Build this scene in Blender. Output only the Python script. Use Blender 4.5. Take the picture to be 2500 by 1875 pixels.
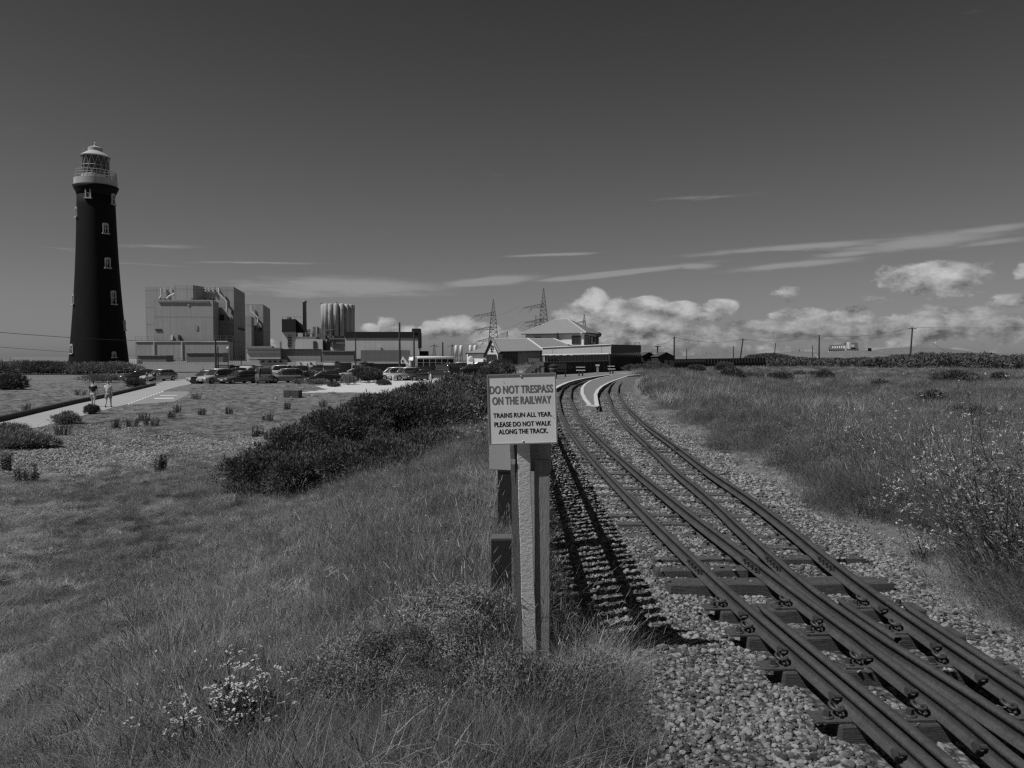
import bpy, bmesh, math, random
import numpy as np
from mathutils import Vector, Matrix
R = math.radians
random.seed(7); RNG = np.random.default_rng(7)
SC = bpy.context.scene
for o in list(bpy.data.objects): bpy.data.objects.remove(o)

# ------------------------------------------------------------------ camera
F = 1900.0; CAMZ = 1.60; PITCH = math.atan(67.5 / F)
cd = bpy.data.cameras.new('camera'); cam = bpy.data.objects.new('camera', cd); SC.collection.objects.link(cam)
cam.location = (0, 0, CAMZ); cam.rotation_euler = (R(90) - PITCH, 0, 0)
cd.sensor_width = 36; cd.lens = F / 2500 * 36; cd.clip_start = 0.05; cd.clip_end = 20000
SC.camera = cam
SC.render.resolution_x = 1024; SC.render.resolution_y = 768
SC.view_settings.view_transform = 'Standard'; SC.view_settings.look = 'None'
SC.view_settings.exposure = 0.1; SC.view_settings.gamma = 1
CY = SC.cycles; CY.use_denoising = False; CY.max_bounces = 5; CY.diffuse_bounces = 3; CY.glossy_bounces = 2; CY.transmission_bounces = 3; CY.filter_width = 1.35; CY.sample_clamp_indirect = 3

# ------------------------------------------------------------------ node helper
class E:
    """a math expression over shader nodes"""
    def __init__(s, nt, so): s.nt = nt; s.so = so
    def _m(s, op, *a, clamp=False):
        n = s.nt.nodes.new('ShaderNodeMath'); n.operation = op; n.use_clamp = clamp
        for i, v in enumerate((s,) + a):
            if isinstance(v, E): s.nt.links.new(v.so, n.inputs[i])
            else: n.inputs[i].default_value = v
        return E(s.nt, n.outputs[0])
    def __add__(s, o): return s._m('ADD', o)
    def __radd__(s, o): return s._m('ADD', o)
    def __sub__(s, o): return s._m('SUBTRACT', o)
    def __rsub__(s, o): return (s * -1) + o
    def __mul__(s, o): return s._m('MULTIPLY', o)
    def __rmul__(s, o): return s._m('MULTIPLY', o)
    def __truediv__(s, o): return s._m('DIVIDE', o)
    def pw(s, o): return s._m('POWER', o)
    def mx(s, o): return s._m('MAXIMUM', o)
    def mn(s, o): return s._m('MINIMUM', o)
    def exp(s): return s._m('EXPONENT')
    def clamp(s): return s._m('ADD', 0.0, clamp=True)
    def ss(s, a, b):
        n = s.nt.nodes.new('ShaderNodeMapRange'); n.interpolation_type = 'SMOOTHSTEP'
        s.nt.links.new(s.so, n.inputs[0]); n.inputs[1].default_value = a; n.inputs[2].default_value = b
        return E(s.nt, n.outputs[0])
def vec(nt, x, y, z):
    n = nt.nodes.new('ShaderNodeCombineXYZ')
    for i, v in enumerate((x, y, z)):
        if isinstance(v, E): nt.links.new(v.so, n.inputs[i])
        else: n.inputs[i].default_value = v
    return n.outputs[0]
def noise(nt, v, scale, detail=4, rough=.55, dist=0):
    n = nt.nodes.new('ShaderNodeTexNoise'); n.inputs['Scale'].default_value = scale
    n.inputs['Detail'].default_value = detail; n.inputs['Roughness'].default_value = rough
    n.inputs['Distortion'].default_value = dist
    if v is not None: nt.links.new(v, n.inputs['Vector'])
    return E(nt, n.outputs[0])

# ------------------------------------------------------------------ sun and sky
SUN_EL = R(55); sx, sy = -0.906, -0.42; L_ = math.hypot(sx, sy); sx /= L_; sy /= L_
SUNV = Vector((sx * math.cos(SUN_EL), sy * math.cos(SUN_EL), math.sin(SUN_EL)))
sd = bpy.data.lights.new('sun', 'SUN'); sd.energy = 3.9; sd.angle = R(0.5); sd.color = (1, 1, 1)
so = bpy.data.objects.new('sun', sd); SC.collection.objects.link(so)
so.rotation_euler = SUNV.to_track_quat('Z', 'Y').to_euler(); so.location = (-20, -20, 40)

def px_ang(px, py):
    """azimuth and elevation of a direction of the photograph"""
    u = (px - 1250) / F; w = -(py - 937.5) / F
    y = math.cos(PITCH) + w * math.sin(PITCH); z = -math.sin(PITCH) + w * math.cos(PITCH)
    return math.atan2(u, y), math.atan2(z, math.hypot(u, y))
W = bpy.data.worlds.new('World'); SC.world = W; W.use_nodes = True; W.cycles.sampling_method = 'MANUAL'; W.cycles.sample_map_resolution = 256
nt = W.node_tree; nt.nodes.clear()
sky = nt.nodes.new('ShaderNodeTexSky'); sky.sky_type = 'NISHITA'; sky.sun_disc = False
sky.sun_elevation = SUN_EL; sky.sun_rotation = math.atan2(sx, sy); sky.air_density = 1.0; sky.dust_density = 0.6; sky.ozone_density = 1
sep = nt.nodes.new('ShaderNodeSeparateColor'); nt.links.new(sky.outputs[0], sep.inputs[0])
red = E(nt, sep.outputs[0])                          # black and white film behind a red filter
tc = nt.nodes.new('ShaderNodeTexCoord'); sx3 = nt.nodes.new('ShaderNodeSeparateXYZ'); nt.links.new(tc.outputs['Generated'], sx3.inputs[0])
nx, ny, nz = (E(nt, sx3.outputs[i]) for i in range(3))
az = nx._m('ARCTAN2', ny); el = nz._m('ARCSINE')
n1 = noise(nt, vec(nt, az * 1.0, el * 1.6, 0.0), 26, 7, .62) - .5
n2 = noise(nt, vec(nt, az * 1.0, el * 1.6, 4.0), 60, 6, .6) - .5
ns = noise(nt, vec(nt, az * 1.0, el * 9.0, 2.0), 14, 7, .62) - .5
def blobs(L, nzr, amp, aw, ew):
    tot = None; acc = None
    az2 = az + (nzr * aw); el2 = el + (nzr * ew)
    for (px, py, wx, wy, k, *sl) in L:
        a0, e0 = px_ang(px, py); wa = wx / F; we = wy / F; s_ = sl[0] if sl else 0
        da = az2 - a0; de = (el2 - e0) - da * s_
        g = ((da / wa) * (da / wa) + (de / we) * (de / we)) * -1
        g = g.exp() * k
        tot = g if tot is None else tot.mx(g)
        q = g * (de / we); acc = q if acc is None else acc + q
    return tot, acc
CUM = [(905,812,24,24,1),(945,800,30,26,1),(990,818,46,26,.9),(1060,806,34,26,1),(1118,796,52,28,1),(1180,812,50,30,.9),(1245,822,50,26,.6),
       (1445,738,42,38,1.1),(1400,778,50,40,.8),(1500,762,50,34,.9),(1580,742,48,20,1),(1550,790,110,44,.75),(1470,810,120,40,.7),
       (1662,752,46,15,1.1),(1722,773,30,11,1),(1760,744,44,17,.75),(1700,812,80,26,.45),
       (2282,678,100,34,1.15),(2235,672,36,26,1),(2500,660,22,16,1),(2390,765,26,14,.9),(2480,730,36,16,.6),(2080,760,40,18,.65),(1935,715,34,26,.5),(1960,765,60,22,.5),(2140,735,60,22,.45),(2300,770,100,30,.42),(2460,790,60,20,.5),(1850,800,120,18,.42),(2150,810,160,16,.42),(640,838,60,20,.6)]
STR = [(1500,668,190,7,1,.09),(1200,686,110,12,.95,.07),(1700,650,50,8,.75),(1350,622,130,4,.7,.03),(640,642,140,3.4,.6,.02),(380,602,110,6,.45,.04),(150,608,60,5,.35),
       (860,700,240,22,.8,-.01),(700,712,160,14,.55,-.05),(1960,603,230,8,.7,.03),(1950,646,150,8,.8,.06),(2080,618,90,8,.6,.05),(2250,592,150,18,.75,.07),(2420,560,110,9,.6,.04),(2430,590,90,7,.5,.05),(1700,482,140,6,.28),(1650,485,90,3,.3,.04),(1320,690,70,4,.3),(1700,724,90,3,.35),(350,645,120,3,.3)]
mc, grad = blobs(CUM, n1, 1, .022, .020); ms, _g = blobs(STR, ns, 1, .05, .006)
low = (el.ss(.085, .015)) * az.ss(-.02, .22) * .40
dc = (mc + low + n1 * 1.2 + n2 * .35).ss(.31, .52)
lit = (noise(nt, vec(nt, az * 1.0 - .010, el * 1.6 + .020, 0.0), 26, 7, .62) - .5)
shade = ((n1 - lit) * 1.7 + n2 * .2 + grad * .34 + .30 + (mc * .38)).clamp()
dsx = (ms + ns * .9 + n1 * .25).ss(.12, .70)
skyv = red * 0.041 * (el.ss(.50, .16) * .36 + .64) * (el.ss(.10, .0) * -.14 + 1.0)
c_cum = shade * .42 + .09
base = skyv
v1 = base + (dsx * .85) * (base * -1 + .27).mx(0.0)
v2 = v1 + (dc * .92) * ((c_cum - v1))
up = el.ss(-.02, 0.0)
v3 = (v2 * up) + ((up * -1 + 1) * .09)
bg = nt.nodes.new('ShaderNodeBackground'); bg.inputs[1].default_value = 1.0
cmb = nt.nodes.new('ShaderNodeCombineColor')
for i in range(3): nt.links.new(v3.so, cmb.inputs[i])
nt.links.new(cmb.outputs[0], bg.inputs[0])
wo = nt.nodes.new('ShaderNodeOutputWorld'); nt.links.new(bg.outputs[0], wo.inputs[0])

# ------------------------------------------------------------------ placing helpers
def ray(px, py):
    u = (px - 1250) / F; w = -(py - 937.5) / F
    v = Vector((u, math.cos(PITCH) + w * math.sin(PITCH), -math.sin(PITCH) + w * math.cos(PITCH)))
    return v / v.y
def W_(px, py, z):
    """point of the level plane z seen at a pixel"""
    r = ray(px, py); t = (z - CAMZ) / r.z
    return Vector((r.x * t, t, z))
def D_(px, py, d):
    r = ray(px, py); return Vector((r.x * d, d, CAMZ + r.z * d))
def smooth(t): t = np.clip(t, 0, 1); return t * t * (3 - 2 * t)
RAILZ = 0.14
A_px = [(2300,1875),(2181,1771),(2090,1699),(2000,1627),(1894,1540),(1826,1476),(1763,1427),(1683,1347),(1600,1271),(1531,1202),(1470,1140),(1419,1082),(1387,1039),(1370,1005),(1364,970),(1374,947),(1389,938),(1430,925.5),(1484,917.5),(1533,913.5)]
D_px = [(2500,1687),(2286,1546),(2130,1442),(2026,1362),(1915,1271),(1824,1205),(1734,1148),(1647,1083),(1578,1035),(1531,992),(1508,956),(1511,941),(1522,931),(1540,922),(1575,916.5)]
def xd(P):
    q = [W_(a, b, RAILZ) for a, b in P]; return np.array([p.y for p in q]), np.array([p.x for p in q])
def extend(d, x):
    s = (x[1] - x[0]) / (d[1] - d[0])
    return np.concatenate([[d[0] - 4], d]), np.concatenate([[x[0] - s * 4 * 0 + 0.0], x])
Ad, Ax = xd(A_px); Dd, Dx = xd(D_px)
Ad = np.concatenate([[-6, 0.5], Ad]); Ax = np.concatenate([[Ax[0] + .10, Ax[0] + .02], Ax])
Dd = np.concatenate([[-6, 0.5], Dd]); Dx = np.concatenate([[Dx[0] + .02, Dx[0]], Dx])
def smcurve(d, x, n=700, w=9):
    """smooth curve through the surveyed rail points, even in arc length"""
    s = np.concatenate([[0], np.cumsum(np.hypot(np.diff(x), np.diff(d)))])
    # monotone-ish cubic by Catmull-Rom then smoothing that grows with distance
    t = np.linspace(0, s[-1], n)
    X = np.interp(t, s, x); Y = np.interp(t, s, d)
    for it in range(60):
        X[1:-1] = .25 * X[:-2] + .5 * X[1:-1] + .25 * X[2:]; Y[1:-1] = .25 * Y[:-2] + .5 * Y[1:-1] + .25 * Y[2:]
    return X, Y
AX, AY = smcurve(Ad, Ax); DX, DY = smcurve(Dd, Dx)
def xA(y): return np.interp(y, AY, AX)
def xD(y): return np.interp(y, DY, DX)
def offs(X, Y, o):
    """offset a curve to its right by o (may vary along it)"""
    tx = np.gradient(X); ty = np.gradient(Y); l = np.hypot(tx, ty); return X + ty / l * o, Y - tx / l * o
BX, BY = offs(AX, AY, np.interp(AY, [2.0, 2.83, 3.17, 3.42, 3.8, 4.03, 5, 5.7, 7], [.31, .33, .36, .366, .38, .395, .41, .42, .415]))
CX, CY = offs(DX, DY, -np.interp(DY, [1.5, 2.9, 3.35, 3.63, 4.0, 4.82, 5.75, 6.9], [.14, .20, .235, .265, .305, .36, .39, .425]))

def fence_x(y): return np.interp(y, [0, 4.3, 16, 30, 44, 50], [.142, .142, .28, .80, 1.55, 2.05])
def zg(x, y):
    """height of the ground"""
    x = np.asarray(x, float); y = np.asarray(y, float)
    # left of the fence the land falls away to the flat by the road
    e = fence_x(np.clip(y, 0, 50)) - .25
    dl = e - x
    z = -.95 * smooth(dl / 5.0) - .65 * smooth((dl - 3) / 11.0)
    far = smooth((y - 70) / 40)
    z = z * (1 - far * smooth((x + 14) / 20))
    # right of the track the bank drops a little
    dr = x - (xD(np.clip(y, 0, 60)) + .9)
    zr = -.35 * smooth(dr / 9.0) + .16 * np.exp(-((dr - 1.5) / 1.4) ** 2) * smooth((y - 3) / 5)
    z = z + np.where(dr > 0, zr, 0)
    # undulation away from the road flat and the track bed
    und = (np.sin(x * .9 + y * .35) * np.cos(y * .55 - x * .2) * .05 + np.sin(x * .31 - y * .17 + 1) * .09)
    m = np.clip(smooth((dl - .6) / 2) * smooth((x + 17) / 5) + smooth((dr - .5) / 3), 0, 1)
    z = z + und * m
    z = z + .35 * np.exp(-((x - 10.5) / 4.5) ** 2 - ((y - 47) / 10) ** 2)
    # shingle mounds on the skyline
    for (px, d, w, t, hh) in ((1830, 520, 60, 60, 4.0), (1960, 420, 24, 50, 4.4), (2080, 330, 26, 40, 4.3), (2150, 560, 50, 60, 5.5), (2240, 600, 40, 70, 6.5), (2440, 700, 70, 60, 4.5), (2330,640,60,60,4)):
        cx = (px - 1250) / F * d
        z = z + hh * np.exp(-((x - cx) / w) ** 2 - ((y - d) / t) ** 2)
    # sunk ballast between the turnout timbers
    c = .5 * (xA(np.clip(y, 0, 60)) + xD(np.clip(y, 0, 60)))
    z = z - .035 * np.exp(-((x - c) / .8) ** 4) * smooth((6.5 - y) / 1.5) * (y > -3)
    return z
def zf(x, y): return float(zg(x, y))
def G_(px, py):
    """point of the ground seen at a pixel"""
    r = ray(px, py); t = 1.0
    while t < 3000:
        p = r * t
        if CAMZ + p.z < zf(p.x, p.y): break
        t *= 1.01
    a, b = t / 1.01, t
    for _ in range(18):
        m = (a + b) / 2; p = r * m
        if CAMZ + p.z < zf(p.x, p.y): b = m
        else: a = m
    p = r * b
    return Vector((p.x, p.y, zf(p.x, p.y)))
def GD(px, d):
    x = (px - 1250) / F * d; return Vector((x, d, zf(x, d)))

# ------------------------------------------------------------------ materials
def mat(name, base, var=.15, scale=6.0, rough=.85, bump=0.0, bscale=None, metal=0.0, stretch=None, random_v=0.0, emit=0, spec=.4, trans=0.0, coarse=0.0):
    m = bpy.data.materials.new(name); m.use_nodes = True; nt = m.node_tree; b = nt.nodes['Principled BSDF']
    tc = nt.nodes.new('ShaderNodeTexCoord'); v = tc.outputs['Object']
    if stretch:
        mp = nt.nodes.new('ShaderNodeMapping'); mp.inputs['Scale'].default_value = stretch; nt.links.new(v, mp.inputs[0]); v = mp.outputs[0]
    n = noise(nt, v, scale, 5, .65)
    c = (n - .5) * (2.2 * var) + 1.0
    if coarse: c = c * ((noise(nt, v, scale * .12, 3, .6) - .5) * (2 * coarse) + 1.0)
    if random_v:
        oi = nt.nodes.new('ShaderNodeObjectInfo'); c = c * ((E(nt, oi.outputs['Random']) - .5) * (2 * random_v) + 1.0)
    c = (c * base).mx(.004)
    k = nt.nodes.new('ShaderNodeCombineColor')
    for i in range(3): nt.links.new(c.so, k.inputs[i])
    nt.links.new(k.outputs[0], b.inputs['Base Color'])
    b.inputs['Roughness'].default_value = rough; b.inputs['Metallic'].default_value = metal; b.inputs['Specular IOR Level'].default_value = spec
    if bump:
        bn = noise(nt, v, bscale or scale * 3, 6, .7)
        bp = nt.nodes.new('ShaderNodeBump'); bp.inputs['Strength'].default_value = bump; bp.inputs['Distance'].default_value = .02
        nt.links.new(bn.so, bp.inputs['Height']); nt.links.new(bp.outputs[0], b.inputs['Normal'])
    if trans:
        tr = nt.nodes.new('ShaderNodeBsdfTranslucent'); nt.links.new(k.outputs[0], tr.inputs[0])
        mx = nt.nodes.new('ShaderNodeMixShader'); mx.inputs[0].default_value = trans
        out = nt.nodes['Material Output']; nt.links.new(b.outputs[0], mx.inputs[1]); nt.links.new(tr.outputs[0], mx.inputs[2]); nt.links.new(mx.outputs[0], out.inputs[0])
    return m
M = {}
def GM(name, *a, **k):
    if name not in M: M[name] = mat(name, *a, **k)
    return M[name]

# ------------------------------------------------------------------ mesh helpers
COL = SC.collection
class MB:
    def __init__(s): s.v = []; s.f = []
    def add(s, vs, fs):
        o = len(s.v); s.v += [tuple(v) for v in vs]; s.f += [tuple(i + o for i in f) for f in fs]; return s
    def box(s, c, d, rz=0, M4=None):
        x, y, z = (q / 2 for q in d); ca, sa = math.cos(rz), math.sin(rz); vs = []
        for k in (-z, z):
            for (i, j) in ((-x, -y), (x, -y), (x, y), (-x, y)): vs.append((c[0] + i * ca - j * sa, c[1] + i * sa + j * ca, c[2] + k))
        if M4: vs = [M4 @ Vector(v) for v in vs]
        return s.add(vs, [(0,3,2,1),(4,5,6,7),(0,1,5,4),(1,2,6,5),(2,3,7,6),(3,0,4,7)])
    def tube(s, pts, r, n=8, cap=True):
        pts = [Vector(p) for p in pts]; N = len(pts); rr = r if isinstance(r, (list, tuple)) else [r] * N; o = len(s.v)
        up = None
        for i, p in enumerate(pts):
            t = (pts[min(i + 1, N - 1)] - pts[max(i - 1, 0)]).normalized()
            if up is None: up = Vector((0, 0, 1)) if abs(t.z) < .9 else Vector((1, 0, 0))
            a = t.cross(up).normalized(); b = a.cross(t).normalized(); up = b
            for k in range(n):
                q = 2 * math.pi * k / n; w = p + a * (math.cos(q) * rr[i]) + b * (math.sin(q) * rr[i]); s.v.append(tuple(w))
        for i in range(N - 1):
            for k in range(n): s.f.append((o + i * n + k, o + i * n + (k + 1) % n, o + (i + 1) * n + (k + 1) % n, o + (i + 1) * n + k))
        if cap: s.f.append(tuple(o + k for k in reversed(range(n)))); s.f.append(tuple(o + (N - 1) * n + k for k in range(n)))
        return s
    def lathe(s, prof, c=(0, 0), n=32, cap=True):
        o = len(s.v)
        for (r, z) in prof:
            for k in range(n): q = 2 * math.pi * k / n; s.v.append((c[0] + r * math.cos(q), c[1] + r * math.sin(q), z))
        for i in range(len(prof) - 1):
            for k in range(n): s.f.append((o + i * n + k, o + i * n + (k + 1) % n, o + (i + 1) * n + (k + 1) % n, o + (i + 1) * n + k))
        if cap: s.f.append(tuple(o + k for k in reversed(range(n)))); s.f.append(tuple(o + (len(prof) - 1) * n + k for k in range(n)))
        return s
    def prism(s, poly, z0, z1):
        """vertical prism over an (x,y) polygon; z1 may be a list"""
        n = len(poly); zz = z1 if isinstance(z1, (list, tuple)) else [z1] * n; zb = z0 if isinstance(z0, (list, tuple)) else [z0] * n
        vs = [(p[0], p[1], b) for p, b in zip(poly, zb)] + [(p[0], p[1], z) for p, z in zip(poly, zz)]
        return s.add(vs, [tuple(reversed(range(n))), tuple(range(n, 2 * n))] + [(i, (i + 1) % n, n + (i + 1) % n, n + i) for i in range(n)])
    def slab(s, a, b, z0, z1, th):
        """upright panel between two plan points"""
        a = Vector(a[:2]); b = Vector(b[:2]); t = (b - a).normalized(); nrm = Vector((t.y, -t.x)) * th / 2
        return s.prism([tuple(a - nrm), tuple(b - nrm), tuple(b + nrm), tuple(a + nrm)], z0, z1)
    def build(s, name, m, parent=None, smooth_=False, col=None, fix=True):
        me = bpy.data.meshes.new(name); me.from_pydata(s.v, [], s.f); me.update()
        if fix:
            bm = bmesh.new(); bm.from_mesh(me); bmesh.ops.recalc_face_normals(bm, faces=bm.faces); bm.to_mesh(me); bm.free()
        if smooth_: me.polygons.foreach_set('use_smooth', [True] * len(me.polygons))
        me.materials.append(m); o = bpy.data.objects.new(name, me); (col or COL).objects.link(o)
        if parent: o.parent = parent
        return o
def bevel(o, w, seg=2):
    b = o.modifiers.new('bevel', 'BEVEL'); b.width = w; b.segments = seg; b.limit_method = 'ANGLE'; return o
def thing(name, label, cat, loc=(0, 0, 0), rz=0, group=None):
    o = bpy.data.objects.new(name, None); COL.objects.link(o); o.location = loc; o.rotation_euler = (0, 0, rz); o.empty_display_size = .2
    o['label'] = label; o['category'] = cat
    if group: o['group'] = group
    return o
def tag(o, label, cat, group=None, kind=None):
    if label: o['label'] = label
    if cat: o['category'] = cat
    if group: o['group'] = group
    if kind: o['kind'] = kind
    return o
def npmesh(name, v, f, m, parent=None, smooth_=False, col=None, k=None):
    """fast mesh from arrays; f is (n,3) or (n,4)"""
    me = bpy.data.meshes.new(name); v = np.asarray(v, np.float32); f = np.asarray(f, np.int32); n, k = f.shape
    me.vertices.add(len(v)); me.vertices.foreach_set('co', v.ravel())
    me.loops.add(n * k); me.loops.foreach_set('vertex_index', f.ravel())
    me.polygons.add(n); me.polygons.foreach_set('loop_start', np.arange(0, n * k, k, dtype=np.int32)); me.polygons.foreach_set('loop_total', np.full(n, k, np.int32))
    if smooth_: me.polygons.foreach_set('use_smooth', np.ones(n, bool))
    me.update(calc_edges=True); me.validate()
    me.materials.append(m); o = bpy.data.objects.new(name, me); (col or COL).objects.link(o)
    if parent: o.parent = parent
    return o

# ------------------------------------------------------------------ scattering of uncountable stuff
def scatter_group(coll):
    ng = bpy.data.node_groups.new('scatter', 'GeometryNodeTree')
    ng.interface.new_socket('Geometry', in_out='INPUT', socket_type='NodeSocketGeometry'); ng.interface.new_socket('Geometry', in_out='OUTPUT', socket_type='NodeSocketGeometry')
    N = ng.nodes; gi = N.new('NodeGroupInput'); go = N.new('NodeGroupOutput')
    ip = N.new('GeometryNodeInstanceOnPoints'); ci = N.new('GeometryNodeCollectionInfo'); ci.inputs['Collection'].default_value = coll
    ci.inputs['Separate Children'].default_value = True; ci.inputs['Reset Children'].default_value = True
    def na(nm, t):
        n = N.new('GeometryNodeInputNamedAttribute'); n.data_type = t; n.inputs['Name'].default_value = nm; return [o for o in n.outputs if o.enabled][0]
    ip.inputs['Pick Instance'].default_value = True
    ng.links.new(gi.outputs[0], ip.inputs['Points']); ng.links.new(ci.outputs[0], ip.inputs['Instance'])
    ng.links.new(na('idx', 'INT'), ip.inputs['Instance Index']); ng.links.new(na('scl', 'FLOAT_VECTOR'), ip.inputs['Scale'])
    er = N.new('FunctionNodeEulerToRotation'); ng.links.new(na('rot', 'FLOAT_VECTOR'), er.inputs[0]); ng.links.new(er.outputs[0], ip.inputs['Rotation'])
    ng.links.new(ip.outputs[0], go.inputs[0]); return ng
def scatter(name, coll, P, rot, scl, idx, m, parent=None):
    me = bpy.data.meshes.new(name); n = len(P); me.vertices.add(n); me.vertices.foreach_set('co', np.asarray(P, np.float32).ravel())
    a = me.attributes.new('rot', 'FLOAT_VECTOR', 'POINT'); a.data.foreach_set('vector', np.asarray(rot, np.float32).ravel())
    a = me.attributes.new('scl', 'FLOAT_VECTOR', 'POINT'); a.data.foreach_set('vector', np.asarray(scl, np.float32).ravel())
    a = me.attributes.new('idx', 'INT', 'POINT'); a.data.foreach_set('value', np.asarray(idx, np.int32))
    me.materials.append(m); o = bpy.data.objects.new(name, me); COL.objects.link(o)
    md = o.modifiers.new('scatter', 'NODES'); md.node_group = scatter_group(coll)
    if parent: o.parent = parent
    return o
# ================================================================== GROUND
def ground_mat():
    m = bpy.data.materials.new('ground'); m.use_nodes = True; nt = m.node_tree; b = nt.nodes['Principled BSDF']
    tc = nt.nodes.new('ShaderNodeTexCoord'); v = tc.outputs['Object']
    def at(nm):
        a = nt.nodes.new('ShaderNodeAttribute'); a.attribute_name = nm; return E(nt, a.outputs['Fac'])
    fine = noise(nt, v, 26, 5, .75); mid = noise(nt, v, 2.2, 5, .6); big = noise(nt, v, .35, 4, .55)
    vo = nt.nodes.new('ShaderNodeTexVoronoi'); vo.inputs['Scale'].default_value = 30; nt.links.new(v, vo.inputs['Vector']); vd = E(nt, vo.outputs['Distance'])
    vcs = nt.nodes.new('ShaderNodeSeparateColor'); nt.links.new(vo.outputs['Color'], vcs.inputs[0]); vc = E(nt, vcs.outputs[0])
    stone = (vc * .26 + .10) * (vd.ss(.75, .15) * .75 + .25)                   # pebbles
    vo2 = nt.nodes.new('ShaderNodeTexVoronoi'); vo2.inputs['Scale'].default_value = 9; nt.links.new(v, vo2.inputs['Vector']); v2s = nt.nodes.new('ShaderNodeSeparateColor'); nt.links.new(vo2.outputs['Color'], v2s.inputs[0]); tuf = E(nt, v2s.outputs[0])
    shin = at('shingle'); bal = at('ballast'); bright = at('bright'); dry = at('dry')
    grass = ((fine - .5) * .34 + .15) + ((mid - .5) * .34) + (big - .5) * .16 + dry * .03 + (tuf - .5) * .07 - at('soil') * .085
    patch = (mid * .55 + big * .6 + fine * .25 + shin * .95)
    k = patch.ss(.92, 1.16) * (1.0)
    c = grass + k * ((stone * 1.25 * (fine * 1.3 + .25)) - grass)
    c = c + bright * ((fine * .16 + .42) - c)
    bk = (bal * 1.25 + (mid - .5) * .5).ss(.35, .75)
    c = c + bk * (stone - c)
    c = c.mx(.025)
    q = nt.nodes.new('ShaderNodeCombineColor')
    for i in range(3): nt.links.new(c.so, q.inputs[i])
    nt.links.new(q.outputs[0], b.inputs['Base Color']); b.inputs['Roughness'].default_value = .95; b.inputs['Specular IOR Level'].default_value = .15
    bp = nt.nodes.new('ShaderNodeBump'); bp.inputs['Strength'].default_value = .8; bp.inputs['Distance'].default_value = .05
    h = fine + vd * -.5
    nt.links.new(h.so, bp.inputs['Height']); nt.links.new(bp.outputs[0], b.inputs['Normal'])
    return m
def to_px(x, y, z):
    """photograph position of points (used to survey regions of the ground)"""
    cy, sy_ = math.cos(PITCH), math.sin(PITCH); dz = z - CAMZ
    dep = y * cy - dz * sy_; upv = y * sy_ + dz * cy
    dep = np.where(dep < .2, np.nan, dep)
    return 1250 + F * x / dep, 937.5 - F * upv / dep
def inpoly(px, py, P):
    r = np.zeros(px.shape, bool); n = len(P)
    for i in range(n):
        x1, y1 = P[i]; x2, y2 = P[(i + 1) % n]
        c = ((y1 > py) != (y2 > py)) & (px < (x2 - x1) * (py - y1) / ((y2 - y1) + 1e-9) + x1); r ^= c
    return r
ang = np.concatenate([np.radians(np.linspace(-46, 46, 560)), np.radians(np.linspace(49, 311, 88))])
rad = np.concatenate([[0.0], np.geomspace(.4, 9000, 430)])
AA, RR = np.meshgrid(ang, rad); X = np.sin(AA) * RR; Y = np.cos(AA) * RR
Z = zg(X, Y); Z = Z - (RR > 1500) * 0
V = np.stack([X, Y, Z], -1).reshape(-1, 3); na = len(ang); nr = len(rad)
I = np.arange(nr - 1)[:, None] * na + np.arange(na)[None, :]; J = np.arange(nr - 1)[:, None] * na + (np.arange(na)[None, :] + 1) % na
Fc = np.stack([I, J, J + na, I + na], -1).reshape(-1, 4)[:, ::-1]
ground = npmesh('ground', V, Fc, ground_mat(), smooth_=True); ground['kind'] = 'structure'
with np.errstate(invalid='ignore'):
    PX, PY = to_px(V[:, 0], V[:, 1], V[:, 2])
PX = np.nan_to_num(PX, nan=-1e6); PY = np.nan_to_num(PY, nan=-1e6)
x_, y_ = V[:, 0], V[:, 1]
bal = smooth((x_ - (fence_x(np.clip(y_, 0, 50)) + .10)) / .5) * smooth((xD(np.clip(y_, 0, 55)) + 1.0 - x_) / .55) * (y_ < 62) * (y_ > -8)
bright = (inpoly(PX, PY, [(815,957),(700,962),(800,951),(770,943),(860,932),(940,927),(1050,925),(1180,921),(1230,927),(1180,934),(1060,944),(1035,950),(960,952),(1065,957),(1062,961),(960,962)]) | inpoly(PX, PY, [(560,912),(560,918),(1280,914),(1280,906)])).astype(float)
shi = np.zeros(len(V))
SH = ((150, 1120, 420, 75, 1.0), (520, 1110, 260, 50, .7), (640, 1095, 200, 36, .9), (420,1150,280,50,.5), (60, 1330, 240, 50, .6), (720,1000,200,20,.4), (330, 1080, 260, 30, .7), (560,1125,80,50,.6), (60,1420,120,60,.5), (180, 1250, 240, 26, .7), (30, 1700, 110, 90, .55), (240, 1430, 120, 26, .6))
for (cx, cy, rx, ry, k) in SH:
    shi = np.maximum(shi, k * np.exp(-((PX - cx) / rx) ** 2 - ((PY - cy) / ry) ** 2))
dr_ = x_ - xD(np.clip(y_, 0, 55)); dry = np.exp(-((dr_ - 1.15) / .45) ** 2) * (y_ > 2) * (y_ < 60) * 1.3
dry = np.maximum(dry, ((x_ < -8) & (y_ > 30)) * .15)
soil = ((np.hypot(x_, y_) < 24) & (dry < .3)).astype(float) * (1 - np.clip(shi * 1.3, 0, 1)) * smooth((24 - np.hypot(x_, y_)) / 8)
for nm, a in (('soil', soil), ('ballast', bal), ('bright', bright), ('shingle', shi), ('dry', dry)):
    at = ground.data.attributes.new(nm, 'FLOAT', 'POINT'); at.data.foreach_set('value', a.astype(np.float32))

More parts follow.
